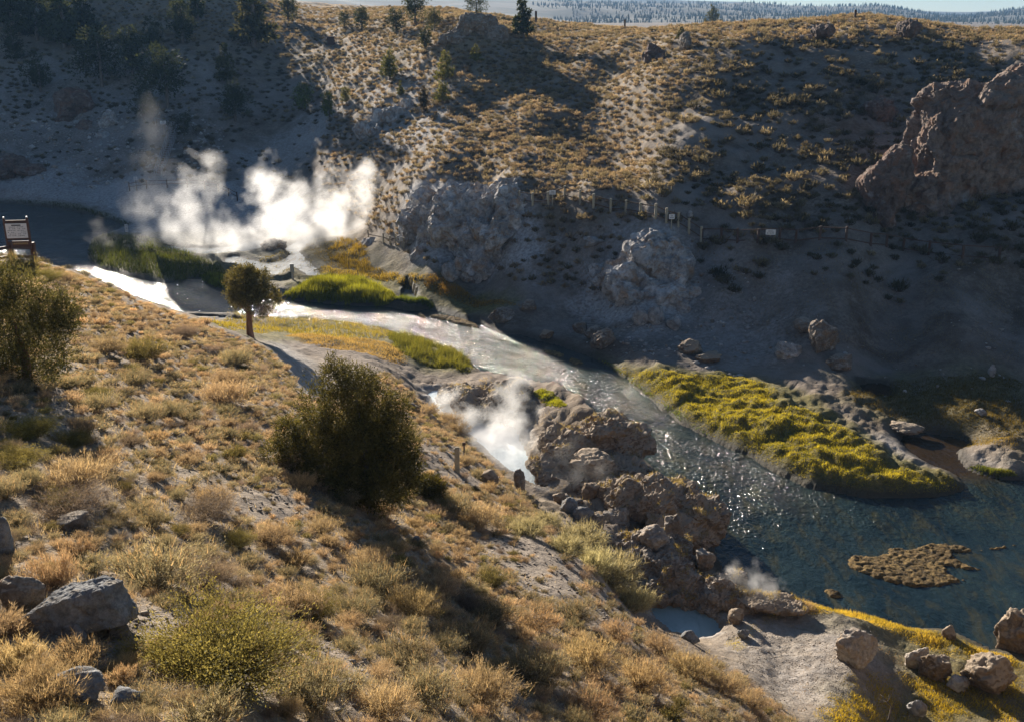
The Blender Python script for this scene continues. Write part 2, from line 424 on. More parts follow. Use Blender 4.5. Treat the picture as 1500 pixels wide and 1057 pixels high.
def ground_material():
    T = NT('dry ground')
    pos = T.n('NewGeometry').outputs['Position']
    za = T.n('SeparateColor', Color=T.n('Attribute', _attribute_name='zone_a').outputs[0])
    zb = T.n('SeparateColor', Color=T.n('Attribute', _attribute_name='zone_b').outputs[0])
    n1 = T.noise(pos, .45, 6, .6); n2 = T.noise(pos, 3.2, 6, .65); n3 = T.noise(pos, 17, 4, .6)
    v = T.n('TexVoronoi', Scale=9.0); T.set(v.inputs['Vector'], pos)
    v2 = T.n('TexVoronoi', Scale=2.3); T.set(v2.inputs['Vector'], pos)
    base = T.mix(T.ramp(n1, [(.35, 0), (.65, 1)]), (.185, .14, .105), (.315, .255, .2))
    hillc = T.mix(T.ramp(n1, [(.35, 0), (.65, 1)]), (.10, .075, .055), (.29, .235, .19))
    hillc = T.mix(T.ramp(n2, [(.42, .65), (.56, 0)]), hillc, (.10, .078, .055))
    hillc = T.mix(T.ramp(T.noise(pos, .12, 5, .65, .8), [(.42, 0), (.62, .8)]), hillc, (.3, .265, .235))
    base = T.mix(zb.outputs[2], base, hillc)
    base = T.mix(T.math('MULTIPLY', zb.outputs[1], .7), base, (.37, .305, .24))
    stone = T.ramp(v.outputs['Distance'], [(.12, 1), (.3, 0)])
    base = T.mix(T.math('MULTIPLY', stone, .35), base, T.mix(v.outputs['Color'], (.16, .14, .13), (.5, .46, .42)))
    white = T.mix(T.ramp(n2, [(.3, 0), (.7, 1)]), (.33, .32, .31), (.62, .6, .58))
    wm = T.math('MULTIPLY', za.outputs[0], T.ramp(n2, [(.25, .45), (.6, 1)]))
    base = T.mix(wm, base, white)
    straw = T.mix(n2, (.23, .165, .095), (.42, .33, .2))
    base = T.mix(T.math('MULTIPLY', za.outputs[2], T.ramp(n3, [(.35, .15), (.6, .9)])), base, straw)
    green = T.mix(T.ramp(n2, [(.35, 0), (.65, 1)]), (.07, .075, .015), (.24, .19, .05))
    base = T.mix(T.math('MULTIPLY', za.outputs[1], .85), base, green)
    base = T.mix(T.math('MULTIPLY', zb.outputs[0], .85), base, (.05, .042, .03))
    base = T.mix(.55, base, T.mix(1.0, base, T.ramp(n3, [(.3, .55), (.7, 1.25)]), 'MULTIPLY'))
    h = T.math('ADD', T.math('MULTIPLY', n3, .35), T.math('MULTIPLY', n2, 1.0))
    h = T.math('ADD', h, T.math('MULTIPLY', stone, .35))
    h = T.math('ADD', h, T.math('MULTIPLY', T.ramp(v2.outputs['Distance'], [(.1, 1), (.45, 0)]), .3))
    nb = T.bump(h, .9, .12)
    rough = T.mix(zb.outputs[0], (.95, .95, .95), (.75, .75, .75))
    return T.surf(T.bsdf(Base_Color=base, Roughness=rough, Normal=nb, Specular_IOR_Level=.25))

def rock_material(name, dark, light, stain=None, pale=None, sc_=1.0, bump=.8, pale_amt=.5, dust=None, dust_lo=.55, pale_below=None):
    T = NT(name)
    pos = T.n('TexCoord').outputs['Object']
    geo = T.n('NewGeometry')
    n1 = T.noise(pos, .7 * sc_, 7, .62, .4); n2 = T.noise(pos, 4.2 * sc_, 7, .68); n3 = T.noise(pos, 19 * sc_, 3, .6)
    c = T.mix(T.ramp(n1, [(.33, 0), (.68, 1)]), dark, light)
    c = T.mix(T.ramp(n2, [(.45, .0), (.62, .6)]), c, tuple(x * .45 for x in dark))
    if stain: c = T.mix(T.ramp(T.noise(pos, 1.6 * sc_, 5, .6, .6), [(.5, 0), (.63, .75)]), c, stain)
    if pale: c = T.mix(T.ramp(T.noise(pos, 1.1 * sc_, 6, .7, .3), [(.62 - .25 * pale_amt, 0), (.75 - .25 * pale_amt, .85)]), c, pale)
    if pale_below:
        zz_ = T.n('SeparateXYZ', Vector=pos).outputs[2]
        pm = T.math('ADD', T.math('DIVIDE', zz_, pale_below * 2), T.math('MULTIPLY', T.math('SUBTRACT', n1, .5), 1.6))
        c = T.mix(T.ramp(pm, [(.3, .8), (.55, 0)]), c, T.mix(n2, (.3, .28, .27), (.58, .55, .53)))
    c = T.mix(.5, c, T.mix(1.0, c, T.ramp(n3, [(.3, .6), (.7, 1.25)]), 'MULTIPLY'))
    if dust:
        nz_ = T.n('SeparateXYZ', Vector=geo.outputs['Normal']).outputs[2]
        dm = T.math('ADD', nz_, T.math('MULTIPLY', T.math('SUBTRACT', n2, .5), .9))
        c = T.mix(T.ramp(dm, [(dust_lo, 0), (dust_lo + .22, .85)]), c, T.mix(n3, tuple(x * .75 for x in dust), dust))
    v = T.n('TexVoronoi', Scale=1.7 * sc_, _feature='DISTANCE_TO_EDGE'); T.set(v.inputs['Vector'], T.mix(.25, pos, T.n('TexNoise', Scale=2.0 * sc_, Vector=pos).outputs[1]))
    h = T.math('ADD', T.math('MULTIPLY', n2, 1.0), T.math('MULTIPLY', n3, .25))
    h = T.math('ADD', h, T.math('MULTIPLY', T.ramp(v.outputs['Distance'], [(0, 0), (.12, 1)]), .22))
    return T.surf(T.bsdf(Base_Color=c, Roughness=.9, Normal=T.bump(h, bump, .16 / sc_), Specular_IOR_Level=.25))

def leaf_material(name, trans=.45, var=.16, sat=1.0, tint=None):
    """colour comes from the plant's own leaves, stalks and twigs (mesh attribute Col)"""
    T = NT(name)
    col = T.n('Attribute', _attribute_name='Col').outputs[0]
    oi = T.n('ObjectInfo')
    hsv = T.n('HueSaturation')
    T.set(hsv.inputs['Hue'], T.math('ADD', T.math('MULTIPLY', oi.outputs['Random'], .014), .497))
    T.set(hsv.inputs['Saturation'], sat)
    rr = T.math('FRACT', T.math('MULTIPLY', oi.outputs['Random'], 7.31))
    T.set(hsv.inputs['Value'], T.math('ADD', T.math('MULTIPLY', rr, 2 * var), 1 - var))
    T.set(hsv.inputs['Color'], col)
    c = hsv.outputs[0]
    if tint: c = T.mix(1.0, c, tint, 'MULTIPLY')
    d = T.bsdf(Base_Color=c, Roughness=.75, Specular_IOR_Level=.2)
    tr = T.n('BsdfTranslucent'); T.set(tr.inputs['Color'], T.mix(1.0, c, (1.25, 1.1, .8), 'MULTIPLY'))
    mx = T.n('MixShader'); mx.inputs[0].default_value = trans
    T.t.links.new(d.outputs[0], mx.inputs[1]); T.t.links.new(tr.outputs[0], mx.inputs[2])
    return T.surf(mx)

def bark_material(name, a, b, scale=9):
    T = NT(name)
    pos = T.n('TexCoord').outputs['Object']
    mp = T.n('Mapping', Vector=pos); mp.inputs['Scale'].default_value = (1, 1, .18)
    nz = T.noise(mp.outputs[0], scale, 6, .65, .5)
    return T.surf(T.bsdf(Base_Color=T.mix(T.ramp(nz, [(.35, 0), (.65, 1)]), a, b), Roughness=.9, Normal=T.bump(nz, .8, .05)))

def plain_material(name, c, rough=.8, metal=0.0, nscale=12, nvar=.3):
    T = NT(name)
    pos = T.n('TexCoord').outputs['Object']
    nz = T.noise(pos, nscale, 5, .6)
    cc = T.mix(1.0, c, T.ramp(nz, [(.3, 1 - nvar), (.7, 1 + nvar * .4)]), 'MULTIPLY')
    return T.surf(T.bsdf(Base_Color=cc, Roughness=rough, Metallic=metal, Normal=T.bump(nz, .25, .02)))

def water_material(name, deep, shallow, weed, rough=.06, amp=.05, s1=1.6, spec=.5, milky=0.0):
    T = NT(name)
    pos = T.n('NewGeometry').outputs['Position']
    mp = T.n('Mapping', Vector=pos); mp.inputs['Rotation'].default_value = (0, 0, R(-42)); mp.inputs['Scale'].default_value = (1.0, .33, 1)
    mp2 = T.n('Mapping', Vector=pos); mp2.inputs['Rotation'].default_value = (0, 0, R(-42)); mp2.inputs['Scale'].default_value = (1.0, .6, 1)
    n1 = T.noise(mp.outputs[0], .35, 6, .62, .6); n2 = T.noise(mp.outputs[0], 1.1, 6, .65, .8)
    c = T.mix(T.ramp(n1, [(.38, 0), (.62, 1)]), deep, shallow)
    c = T.mix(T.ramp(n2, [(.5, 0), (.66, .8)]), c, weed)
    w1 = T.noise(mp2.outputs[0], s1, 3, .55, .3); w2 = T.noise(mp2.outputs[0], s1 * 3.1, 3, .6, .2); w3 = T.noise(mp2.outputs[0], .45, 2, .5)
    h = T.math('ADD', w1, T.math('ADD', T.math('MULTIPLY', w2, .16), T.math('MULTIPLY', w3, 1.2)))
    fl = T.n('SeparateColor', Color=T.n('Attribute', _attribute_name='flow').outputs[0])
    h = T.math('MULTIPLY', h, fl.outputs[0])
    c = T.mix(fl.outputs[1], c, (.035, .022, .01))
    b = T.bsdf(Base_Color=c, Roughness=rough, IOR=1.33, Normal=T.bump(h, 1.0, amp), Specular_IOR_Level=spec)
    return T.surf(b)

M = {}
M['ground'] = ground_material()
M['rock_grey'] = rock_material('grey boulder', (.17, .175, .18), (.37, .365, .355), stain=(.3, .24, .17), pale=(.5, .47, .44), sc_=2.2, pale_amt=.1)
M['rock_tan'] = rock_material('tan boulder', (.17, .135, .105), (.36, .31, .26), stain=(.26, .16, .08), pale=(.52, .47, .42), sc_=1.8, pale_amt=.3, dust=(.46, .39, .31), dust_lo=.7, bump=1.0)
M['rock_brown'] = rock_material('brown tufa', (.17, .125, .092), (.36, .28, .21), stain=(.3, .19, .08), pale=(.44, .38, .31), sc_=1.1, pale_amt=.2, dust=(.47, .375, .275), dust_lo=.3, bump=1.0)
M['rock_white'] = rock_material('pale altered rock', (.36, .335, .31), (.7, .67, .64), stain=(.42, .28, .18), pale=(.85, .83, .8), sc_=.6, pale_amt=.4, bump=1.2)
M['rock_crag'] = rock_material('brown crag', (.15, .105, .085), (.3, .225, .185), stain=(.26, .14, .09), pale=(.46, .43, .42), sc_=.42, bump=1.2, pale_amt=.2, dust=(.36, .27, .2), dust_lo=.75)
M['rock_cream'] = rock_material('cream boulder', (.33, .28, .235), (.56, .5, .43), stain=(.36, .25, .15), pale=(.66, .61, .55), sc_=1.8, pale_amt=.3, bump=.9)
M['rock_crag_big'] = rock_material('scarred brown crag', (.2, .145, .115), (.4, .31, .255), stain=(.32, .18, .11), pale=(.5, .46, .44), sc_=.42, bump=1.2, pale_amt=.1, dust=(.36, .27, .2), dust_lo=.75, pale_below=9.5)
M['sage'] = leaf_material('shrub leaves', .48, .2, .84)
M['juniper'] = leaf_material('juniper scales', .32, .12)
M['grass'] = leaf_material('grass blades', .5, .1)
M['bark_red'] = bark_material('red juniper bark', (.16, .07, .04), (.34, .18, .11))
M['bark_grey'] = bark_material('grey bark', (.09, .075, .06), (.22, .18, .15))
M['wood_pale'] = plain_material('weathered pale post', (.44, .38, .27), .85)
M['wood_dark'] = plain_material('dark brown timber', (.09, .05, .035), .8)
M['wood_red'] = plain_material('red brown timber', (.11, .052, .032), .7)
M['metal'] = plain_material('galvanised metal', (.42, .44, .46), .45, .6)
M['sign_white'] = plain_material('white sign face', (.78, .76, .73), .55, 0, 6, .1)
M['ink'] = plain_material('dark print', (.08, .08, .09), .7)
M['ink_gold'] = plain_material('yellow routed letters', (.5, .33, .12), .7)
M['wire'] = plain_material('brown rail', (.12, .075, .05), .8)
M['algae'] = rock_material('brown algae mat', (.035, .024, .009), (.27, .17, .06), stain=(.3, .2, .07), sc_=2.0, bump=1.0)
M['river'] = water_material('river water', (.008, .018, .022), (.02, .035, .035), (.05, .046, .02), .09, .27, 4.0)
M['milky'] = water_material('milky hot water', (.6, .7, .74), (.72, .8, .82), (.5, .6, .62), .12, .05, 2.2)
M['teal'] = water_material('teal hot water', (.3, .43, .47), (.4, .52, .55), (.22, .32, .34), .08, .03, 2.0)
M['brownwater'] = water_material('brown pool water', (.035, .022, .012), (.05, .03, .015), (.03, .02, .01), .04, .01, 2.0)
M['rillwater'] = water_material('shallow hot rill', (.14, .16, .16), (.3, .33, .33), (.2, .17, .1), .12, .06, 2.5)

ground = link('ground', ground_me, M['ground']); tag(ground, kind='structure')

# ------------------------------------------------------------------ water sheets
def water(name, key, mat, grow=.7, step=1):
    P, z, sd = WATER[key]
    ii = idx[:NV][::step, ::step]; s2 = sd[::step, ::step]
    q = np.stack([ii[:-1, :-1], ii[:-1, 1:], ii[1:, 1:], ii[1:, :-1]], -1).reshape(-1, 4)
    ok = np.stack([s2[:-1, :-1], s2[:-1, 1:], s2[1:, 1:], s2[1:, :-1]], -1).reshape(-1, 4).min(1) < grow
    q = q[ok]
    un, inv = np.unique(q, return_inverse=True)
    xs, ys = AX.ravel()[un], AY.ravel()[un]
    zz = np.full(len(un), z) + .035 * pn2(xs / 1.6, ys / 1.6, 3) * (1 if key == 'river' else .3)
    pxw, pyw, _ = project(xs, ys, zz)
    ch = np.clip(.5 + .9 * pn2((xs + ys * .9) / 2.6, (ys - xs * .9) / 9.0, 6) + .5 * pn2(xs / 1.3, ys / 1.3, 9), 0, 1)
    rapid = (.3 + .7 * sstep(39, 51, ys - .3 * (xs - 10))) * (.6 + .4 * ch) if key == 'river' else np.ones(len(xs))
    brown = sstep(1285, 1330, pxw) * sstep(716, 690, pyw) if key == 'river' else np.zeros(len(xs))
    rapid = rapid * (1 - .8 * brown) if key == 'river' else rapid
    me = np_mesh(name, np.stack([xs, ys, zz], 1), inv.reshape(-1, 4), {'flow': np.stack([rapid, brown, ch * 0], 1)}, smooth=True)
    o = link(name, me, mat); tag(o, kind='structure')
    return o
water('river', 'river', M['river'], .5, 2)
water('hot_spring_water', 'pool', M['milky'], .45)
water('hot_pool_water', 'pool2', M['teal'], .45)
water('puddle_water', 'dark', M['brownwater'], .4)
water('hot_rill_water', 'rill', M['rillwater'], .25)
water('hot_rill_water', 'rill3', M['rillwater'], .25)
water('pond_water', 'pond', M['rillwater'], .25)
water('side_stream_water', 'rill2', M['rillwater'], .25)

# ------------------------------------------------------------------ rocks
def ico(sub):
    bm = bmesh.new(); bmesh.ops.create_icosphere(bm, subdivisions=sub, radius=1)
    V = np.array([v.co[:] for v in bm.verts]); Fc = np.array([[v.index for v in f.verts] for f in bm.faces])
    bm.free(); V /= np.linalg.norm(V, axis=1)[:, None]
    return V, Fc
ICO = {k: ico(k) for k in (1, 2, 3, 4, 5)}

def rock_shape(seed, dims, sub=4, facets=14, rough=.1, sharp=.92):
    r_ = np.random.default_rng(seed)
    D, Fc = ICO[sub]
    r = np.full(len(D), 1.0)
    for _ in range(facets):
        nrm = r_.normal(size=3); nrm /= np.linalg.norm(nrm)
        d = r_.uniform(.42, .88)
        c = D @ nrm
        lim = np.where(c > .05, d / np.maximum(c, .05), 9)
        r = np.where(lim < r, r + (lim - r) * sharp, r)
    r = r * (1 + rough * fbm3(D, .9, 5, .55, seed % 97) + rough * .55 * (fbm3(D, .5, 4, .6, seed % 41, True) - .6) + rough * .4 * fbm3(D, .16, 3, .6, seed % 53))
    V = D * r[:, None]
    V = V / np.abs(V).max(0) * np.array(dims)[None] * .5
    return V, Fc

ROCKS = []
def boulder(px, py, w, h, mat, label, seed, name='boulder', cat='rock', group=None, rz=None, depth=1.0, sub=4, tilt=0.0, sink=.22, facets=14, rough=.1, Y=None):
    p = hit(px, py) if Y is None else at_depth(px, py, Y)
    dist = np.linalg.norm(p - CAM)
    W, H = w * dist / F_PX, h * dist / F_PX * 1.12
    Vv, Fc = rock_shape(seed, (W, W * depth, H / (1 - sink) ), sub, facets, rough)
    if tilt:
        c, s = math.cos(tilt), math.sin(tilt)
        Vv = np.stack([Vv[:, 0] * c + Vv[:, 2] * s, Vv[:, 1], -Vv[:, 0] * s + Vv[:, 2] * c], 1)
    Vv[:, 2] -= Vv[:, 2].min()
    zmax = Vv[:, 2].max()
    Vv[:, 2] -= zmax * sink
    y = p[1] + W * depth * .35; x = p[0]* y / p[1]
    o = link(name, np_mesh(name, Vv, Fc, smooth=False), M[mat], loc=(x, y, zfun(x, y)[0] if Y is None else p[2]))
    if rz is not None: o.rotation_euler.z = rz
    tag(o, label, cat, group)
    ROCKS.append((o, label))
    return o

def hull_rock(px, py, pts, mat, label, seed, amp=.03, name='boulder'):
    """an angular block: convex hull of measured corners, then chipped"""
    p = hit(px, py); k = np.linalg.norm(p - CAM) / F_PX
    bm = bmesh.new()
    dp_ = math.atan2(25 - p[2], math.hypot(p[0], p[1]))
    for (a, b, dy) in pts: bm.verts.new(((a - px) * k, dy, ((py - b) * k - dy * math.sin(dp_)) / math.cos(dp_)))
    bmesh.ops.convex_hull(bm, input=bm.verts[:])
    for v in [v for v in bm.verts if not v.link_faces]: bm.verts.remove(v)
    bmesh.ops.triangulate(bm, faces=bm.faces[:])
    for _ in range(5): bmesh.ops.subdivide_edges(bm, edges=bm.edges[:], cuts=1, use_grid_fill=True)
    bm.normal_update()
    co = np.array([v.co[:] for v in bm.verts]); no = np.array([v.normal[:] for v in bm.verts])
    d = amp * (fbm3(co, .45, 5, .55, seed) + .8 * (fbm3(co, .3, 4, .55, seed + 2, True) - .6))
    co = co + no * d[:, None]
    for v, c in zip(bm.verts, co): v.co = c
    me = bpy.data.meshes.new(name); bm.to_mesh(me); bm.free()
    o = link(name, me, M[mat], loc=tuple(p)); tag(o, label, 'rock'); return o
hull_rock(100, 925, [(22,922,0),(60,936,-.12),(110,930,-.2),(174,914,.05),(166,862,.3),(142,856,.38),(88,868,.3),(40,908,.28),(72,896,-.16),(150,872,-.02),(176,892,.2),(100,925,.8),(168,905,.75),(60,925,.6),(120,862,.55)], 'rock_grey', 'large blue-grey slab boulder with a flat sloping face on the sage slope', 4)
boulder(42, 896, 68, 44, 'rock_tan', 'rough lumpy grey-tan boulder right behind the large blue-grey slab', 12, depth=.8, sub=5)
boulder(6, 815, 46, 58, 'rock_grey', 'dark grey upright boulder cut by the left edge of the photo', 23, depth=.8)
boulder(118, 1030, 88, 34, 'rock_grey', 'low angular grey boulder beside the big yellow-green bush', 34, depth=.7, sub=5)
boulder(112, 778, 48, 20, 'rock_tan', 'pale flat-topped rock half hidden among grey twiggy brush', 41, depth=.8)
boulder(186, 1036, 42, 20, 'rock_grey', 'small flat grey stone at the foot of the low angular boulder', 52, depth=.8)
boulder(205, 1024, 20, 12, 'rock_grey', 'little dark stone on bare soil under the big yellow-green bush', 53, depth=.8)
boulder(117, 940, 20, 20, 'rock_white', 'small whitish stone in front of the large blue-grey slab', 61, depth=.8)
boulder(172, 936, 32, 17, 'rock_tan', 'small tan stone at the downhill end of the large grey slab', 62, depth=.8)
boulder(60, 925, 30, 16, 'rock_tan', 'small rubble stone tucked under the uphill end of the grey slab', 63, depth=.8)
boulder(655, 1052, 22, 12, 'rock_grey', 'small grey stone at the bottom edge among golden sagebrush', 64, depth=.8)
boulder(510, 1015, 26, 15, 'rock_tan', 'small tan stone on the bare patch beside pale sagebrush at the bottom', 65, depth=.8)
boulder(610, 800, 16, 18, 'rock_grey', 'upright grey stone in the shadow below the big juniper', 66, depth=.8)
boulder(1010, 940, 30, 18, 'rock_grey', 'dark rounded rock on the near rim of the small teal pool', 67, depth=.8)

# large outcrops: ellipsoid lobes fused by voxel remesh, then weathered
def fused(name, lobes, voxel, mat, label, cat='outcrop', amp=1.0, wl=3.0, seed=1, frac=1.0, group=None, ridge=.5):
    if name == 'rock_mound': frac, ridge = .45, .45
    dy_ = 22 if label.startswith('massive') else 0
    parts, fs, off = [], [], 0
    D, Fc = ICO[4]
    for (px, py, Y, w, h, dm, rot) in lobes:
        if px > 1190 and Y > 90: Y *= .922
        elif px > 940 and Y > 100: Y *= .95
        c = at_depth(px, py + dy_, Y)
        k = np.linalg.norm(c - CAM) / F_PX
        r_ = np.random.default_rng(int(px * 7 + py))
        rr = 1 + .18 * fbm3(D, .8, 3, .5, px % 31)
        v = D * rr[:, None] * np.array([w * k / 2, dm / 2, h * k / 2])
        a = rot; ca, sa = math.cos(a), math.sin(a)
        v = np.stack([v[:, 0] * ca + v[:, 2] * sa, v[:, 1], -v[:, 0] * sa + v[:, 2] * ca], 1)
        parts.append(v + c); fs.append(Fc + off); off += len(v)
    V = np.concatenate(parts); base = V.mean(0); base[2] = V[:, 2].min()
    me = np_mesh('tmp', V - base, np.concatenate(fs))
    o = link('tmp', me)
    md = o.modifiers.new('r', 'REMESH'); md.mode = 'VOXEL'; md.voxel_size = voxel
    dg = bpy.context.evaluated_depsgraph_get()
    me2 = bpy.data.meshes.new_from_object(o.evaluated_get(dg))
    bpy.data.objects.remove(o)
    nv = len(me2.vertices)
    co = np.empty(nv * 3, np.float32); me2.vertices.foreach_get('co', co); co = co.reshape(-1, 3)
    no = np.empty(nv * 3, np.float32); me2.vertices.foreach_get('normal', no); no = no.reshape(-1, 3)
    d = amp * (.5 * fbm3(co, wl, 5, .5, seed) + ridge * .5 * fbm3(co * np.array([1, 1, .6]), wl * .7, 5, .55, seed + 3, True) - .25)
    d = d + amp * .12 * fbm3(co, wl * .12, 3, .6, seed + 9)
    for cs_, ca_ in (((wl * .55, .42), (wl * .22, .2)) if name == 'rock_mound' else ((wl * .95, .45), (wl * .3, .13))):
        wr = np.random.default_rng(seed + int(cs_ * 100)); q = co + .25 * cs_ * np.stack([fbm3(co, cs_ * .8, 2, .5, seed + j) for j in range(3)], 1)
        q = q * np.array([1, 1, .7]); ijk = np.floor(q / cs_).astype(np.int64); best = np.full(nv, 1e9); sec = np.full(nv, 1e9); off_ = np.zeros(nv)
        for a_ in (-1, 0, 1):
            for b_ in (-1, 0, 1):
                for e_ in (-1, 0, 1):
                    cc_ = ijk + np.array([a_, b_, e_]); hh = _perm[_perm[_perm[cc_[:, 0] & 511] + (cc_[:, 1] & 511)] + (cc_[:, 2] & 511)]
                    pt_ = (cc_ + .5 + .45 * _g3[hh]) * cs_; v_ = q - pt_; dd = np.sqrt((v_ ** 2).sum(1))
                    pl = _g3[(hh * 7 + 3) & 511]; o_ = ((hh % 97) / 97.0 - .5) + .9 * (v_ * pl).sum(1) / cs_
                    new = dd < best
                    sec = np.where(new, best, np.minimum(sec, dd)); off_ = np.where(new, o_, off_); best = np.where(new, dd, best)
        d = d + frac * amp * ca_ * (off_ - .8 * np.exp(-((sec - best) / (cs_ * .07)) ** 2) * .5)
    co = co + no * d[:, None]
    me2.vertices.foreach_set('co', co.ravel().astype(np.float32))
    me2.polygons.foreach_set('use_smooth', np.zeros(len(me2.polygons), bool))
    me2.name = name; me2.update()
    o = link(name, me2, M[mat], loc=tuple(base))
    tag(o, label, cat, group)
    return o

fused('rock_outcrop', [(1400,345,97,150,60,8,0),(1425,245,101,190,260,9,.1),(1375,190,101,90,170,8,.12),(1400,150,102,80,90,7,.2),(1480,220,103,140,220,10,0),(1440,330,98,220,120,10,0),(1360,290,99,90,160,7,.15),(1560,260,102,200,260,12,0),(1445,150,103,70,70,6,0),(1395,358,96,130,50,6,0)],
      .2, 'rock_crag_big', 'massive brown crag with a pale scarred face rising above the far fence', amp=1.6, wl=5.5, seed=3, frac=.85)
fused('rock_outcrop', [(1293,275,97,62,120,4,.42),(1310,250,98,46,60,4,.3),(1280,315,96,50,60,4,.2)], .22, 'rock_crag',
      'leaning brown rock slab at the left foot of the massive crag', amp=.7, wl=3, seed=5)
fused('rock_outcrop', [(1287,168,119,42,46,4,.2),(1275,190,118,36,30,3,0)], .22, 'rock_crag', 'small brown knob of rock on the shaded slope left of the massive crag', amp=.6, wl=2, seed=6)
fused('rock_outcrop', [(956,84,143,32,34,4,.2),(968,90,142,30,26,4,0)], .25, 'rock_crag', 'dark blocky rock on the sunlit brow of the far slope', amp=.7, wl=2.5, seed=7)
fused('rock_outcrop', [(1205,46,140,26,18,4,0)], .22, 'rock_crag', 'reddish rock lump just under the plateau rim', amp=.5, wl=2, seed=8)
fused('rock_outcrop', [(1330,42,140,26,24,4,0)], .22, 'rock_crag', 'low brown rock near the rim above the massive crag', amp=.5, wl=2, seed=18)
fused('rock_outcrop', [(1003,62,140,14,26,3,0)], .2, 'rock_tan', 'narrow upright rock on the plateau brow beside the dark blocky rock', amp=.4, wl=2, seed=28)
fused('rock_cliff', [(725,345,98,110,130,9,0),(745,300,99,60,70,7,0),(660,350,101,110,110,8,0),(700,385,96,90,50,6,0),(625,330,104,60,90,7,0),(680,310,101,100,60,8,0),(765,370,97,50,70,6,0),(635,372,100,50,40,5,0)],
      .22, 'rock_white', 'pale whitish cliff bulging out below the lit slope behind the green reeds', cat='cliff', amp=1.5, wl=3.6, seed=12, ridge=.8)
fused('rock_outcrop', [(950,380,85,70,70,5,.5),(985,400,84,50,80,5,.2),(930,420,83,90,50,5,.3),(985,435,82,60,50,5,0),(900,395,85,70,30,4,-.4)],
      .24, 'rock_white', 'blue-grey mineral mound standing on the bare slope below the fence', amp=.9, wl=2.6, seed=14, ridge=.8)
fused('rock_outcrop', [(545,358,111,36,26,4,0),(552,352,112,24,22,3,0)], .2, 'rock_white', 'small white rock knob beside the low fence under the cliff', amp=.4, wl=2, seed=15)
fused('rock_outcrop', [(108,160,174,50,60,4,.1),(100,185,172,44,40,4,0),(132,195,170,40,30,4,0)], .32, 'rock_crag', 'reddish rock buttress on the dark wooded hillside', amp=1.1, wl=3.5, seed=16)
fused('rock_outcrop', [(160,190,169,26,50,3,.1),(150,212,166,26,30,4,0)], .3, 'rock_white', 'pale rock rib right of the reddish buttress on the wooded hillside', amp=.9, wl=3, seed=17)
fused('rock_outcrop', [(700,45,161,60,46,6,.1),(675,62,160,60,36,6,0),(725,60,160,40,40,6,0)], .3, 'rock_tan', 'rocky crown of the knoll on the far skyline', amp=1.1, wl=3, seed=19)
fused('rock_outcrop', [(575,182,143,70,40,4,0),(604,166,145,50,30,4,0),(548,196,142,46,26,4,0)], .3, 'rock_white', 'bluish rocky band on the slope under two small pines', amp=1.2, wl=2.8, seed=20, ridge=.9)
fused('rock_outcrop', [(10,245,154,60,30,5,0),(45,250,153,40,16,4,0)], .25, 'rock_crag', 'dark undercut ledge above the shaded upstream bank', amp=.6, wl=2, seed=29)

# mounds beside the hot spring
fused('rock_mound', [(845,662,51.3,120,60,4,.25),(900,640,52,90,64,4,.3),(850,705,48.8,140,44,3.5,.2),(920,690,49.5,100,46,3.5,.35),(800,685,50,60,40,3,.2),(935,650,52,40,44,3,.3)], .11, 'rock_brown',
      'big brown crusty mound between the steaming milky pool and the river', cat='rock mound', amp=.6, wl=1.5, seed=31, ridge=.7)
fused('rock_mound', [(980,735,45.5,120,70,4,.2),(1030,755,44.5,70,60,3,.3),(925,730,46,90,60,3.5,.2),(1000,775,43.5,110,40,3,.2),(895,725,47,60,50,3,0)], .1, 'rock_brown',
      'dark overhanging mound with a grassy top standing over the river edge', cat='rock mound', amp=.5, wl=1.3, seed=32, ridge=.7)
fused('rock_mound', [(700,590,58,80,40,4,.2),(735,590,57.5,70,40,4,.2),(670,578,60,60,26,3,0),(755,575,58,50,26,3,0)], .12, 'rock_brown',
      'brown grass-capped hummock at the head of the steaming milky pool', cat='rock mound', amp=.5, wl=1.4, seed=33, ridge=.7)
fused('rock_mound', [(945,825,40.5,80,70,3,.2),(985,845,39.5,90,80,3,.3),(1010,870,38.5,60,50,2.4,.3),(930,800,41.5,50,40,2.2,0),(985,800,41,60,40,2.4,.2),(945,865,38.5,60,50,2,.2)], .075, 'rock_tan',
      'knobbly tan tufa mound between the teal pool and the dark overhanging mound', cat='rock mound', amp=.42, wl=.9, seed=34, ridge=.8)
fused('rock_mound', [(1065,872,37.8,70,50,2,.3),(1075,850,38.4,30,36,1.3,.2),(1090,885,37.2,50,26,1.5,.2),(1040,885,37.8,50,40,1.8,0)], .065, 'rock_tan',
      'jagged tan rock with a knob on top beside the small river-edge steam', cat='rock mound', amp=.35, wl=.8, seed=35, ridge=.8)
fused('rock_mound', [(1130,882,36.8,90,18,1.5,.1),(1165,888,36.5,40,14,1.2,0)], .065, 'rock_brown', 'low dark ledge running from the jagged rock to the gravel mound', cat='rock mound', amp=.2, wl=.8, seed=36)
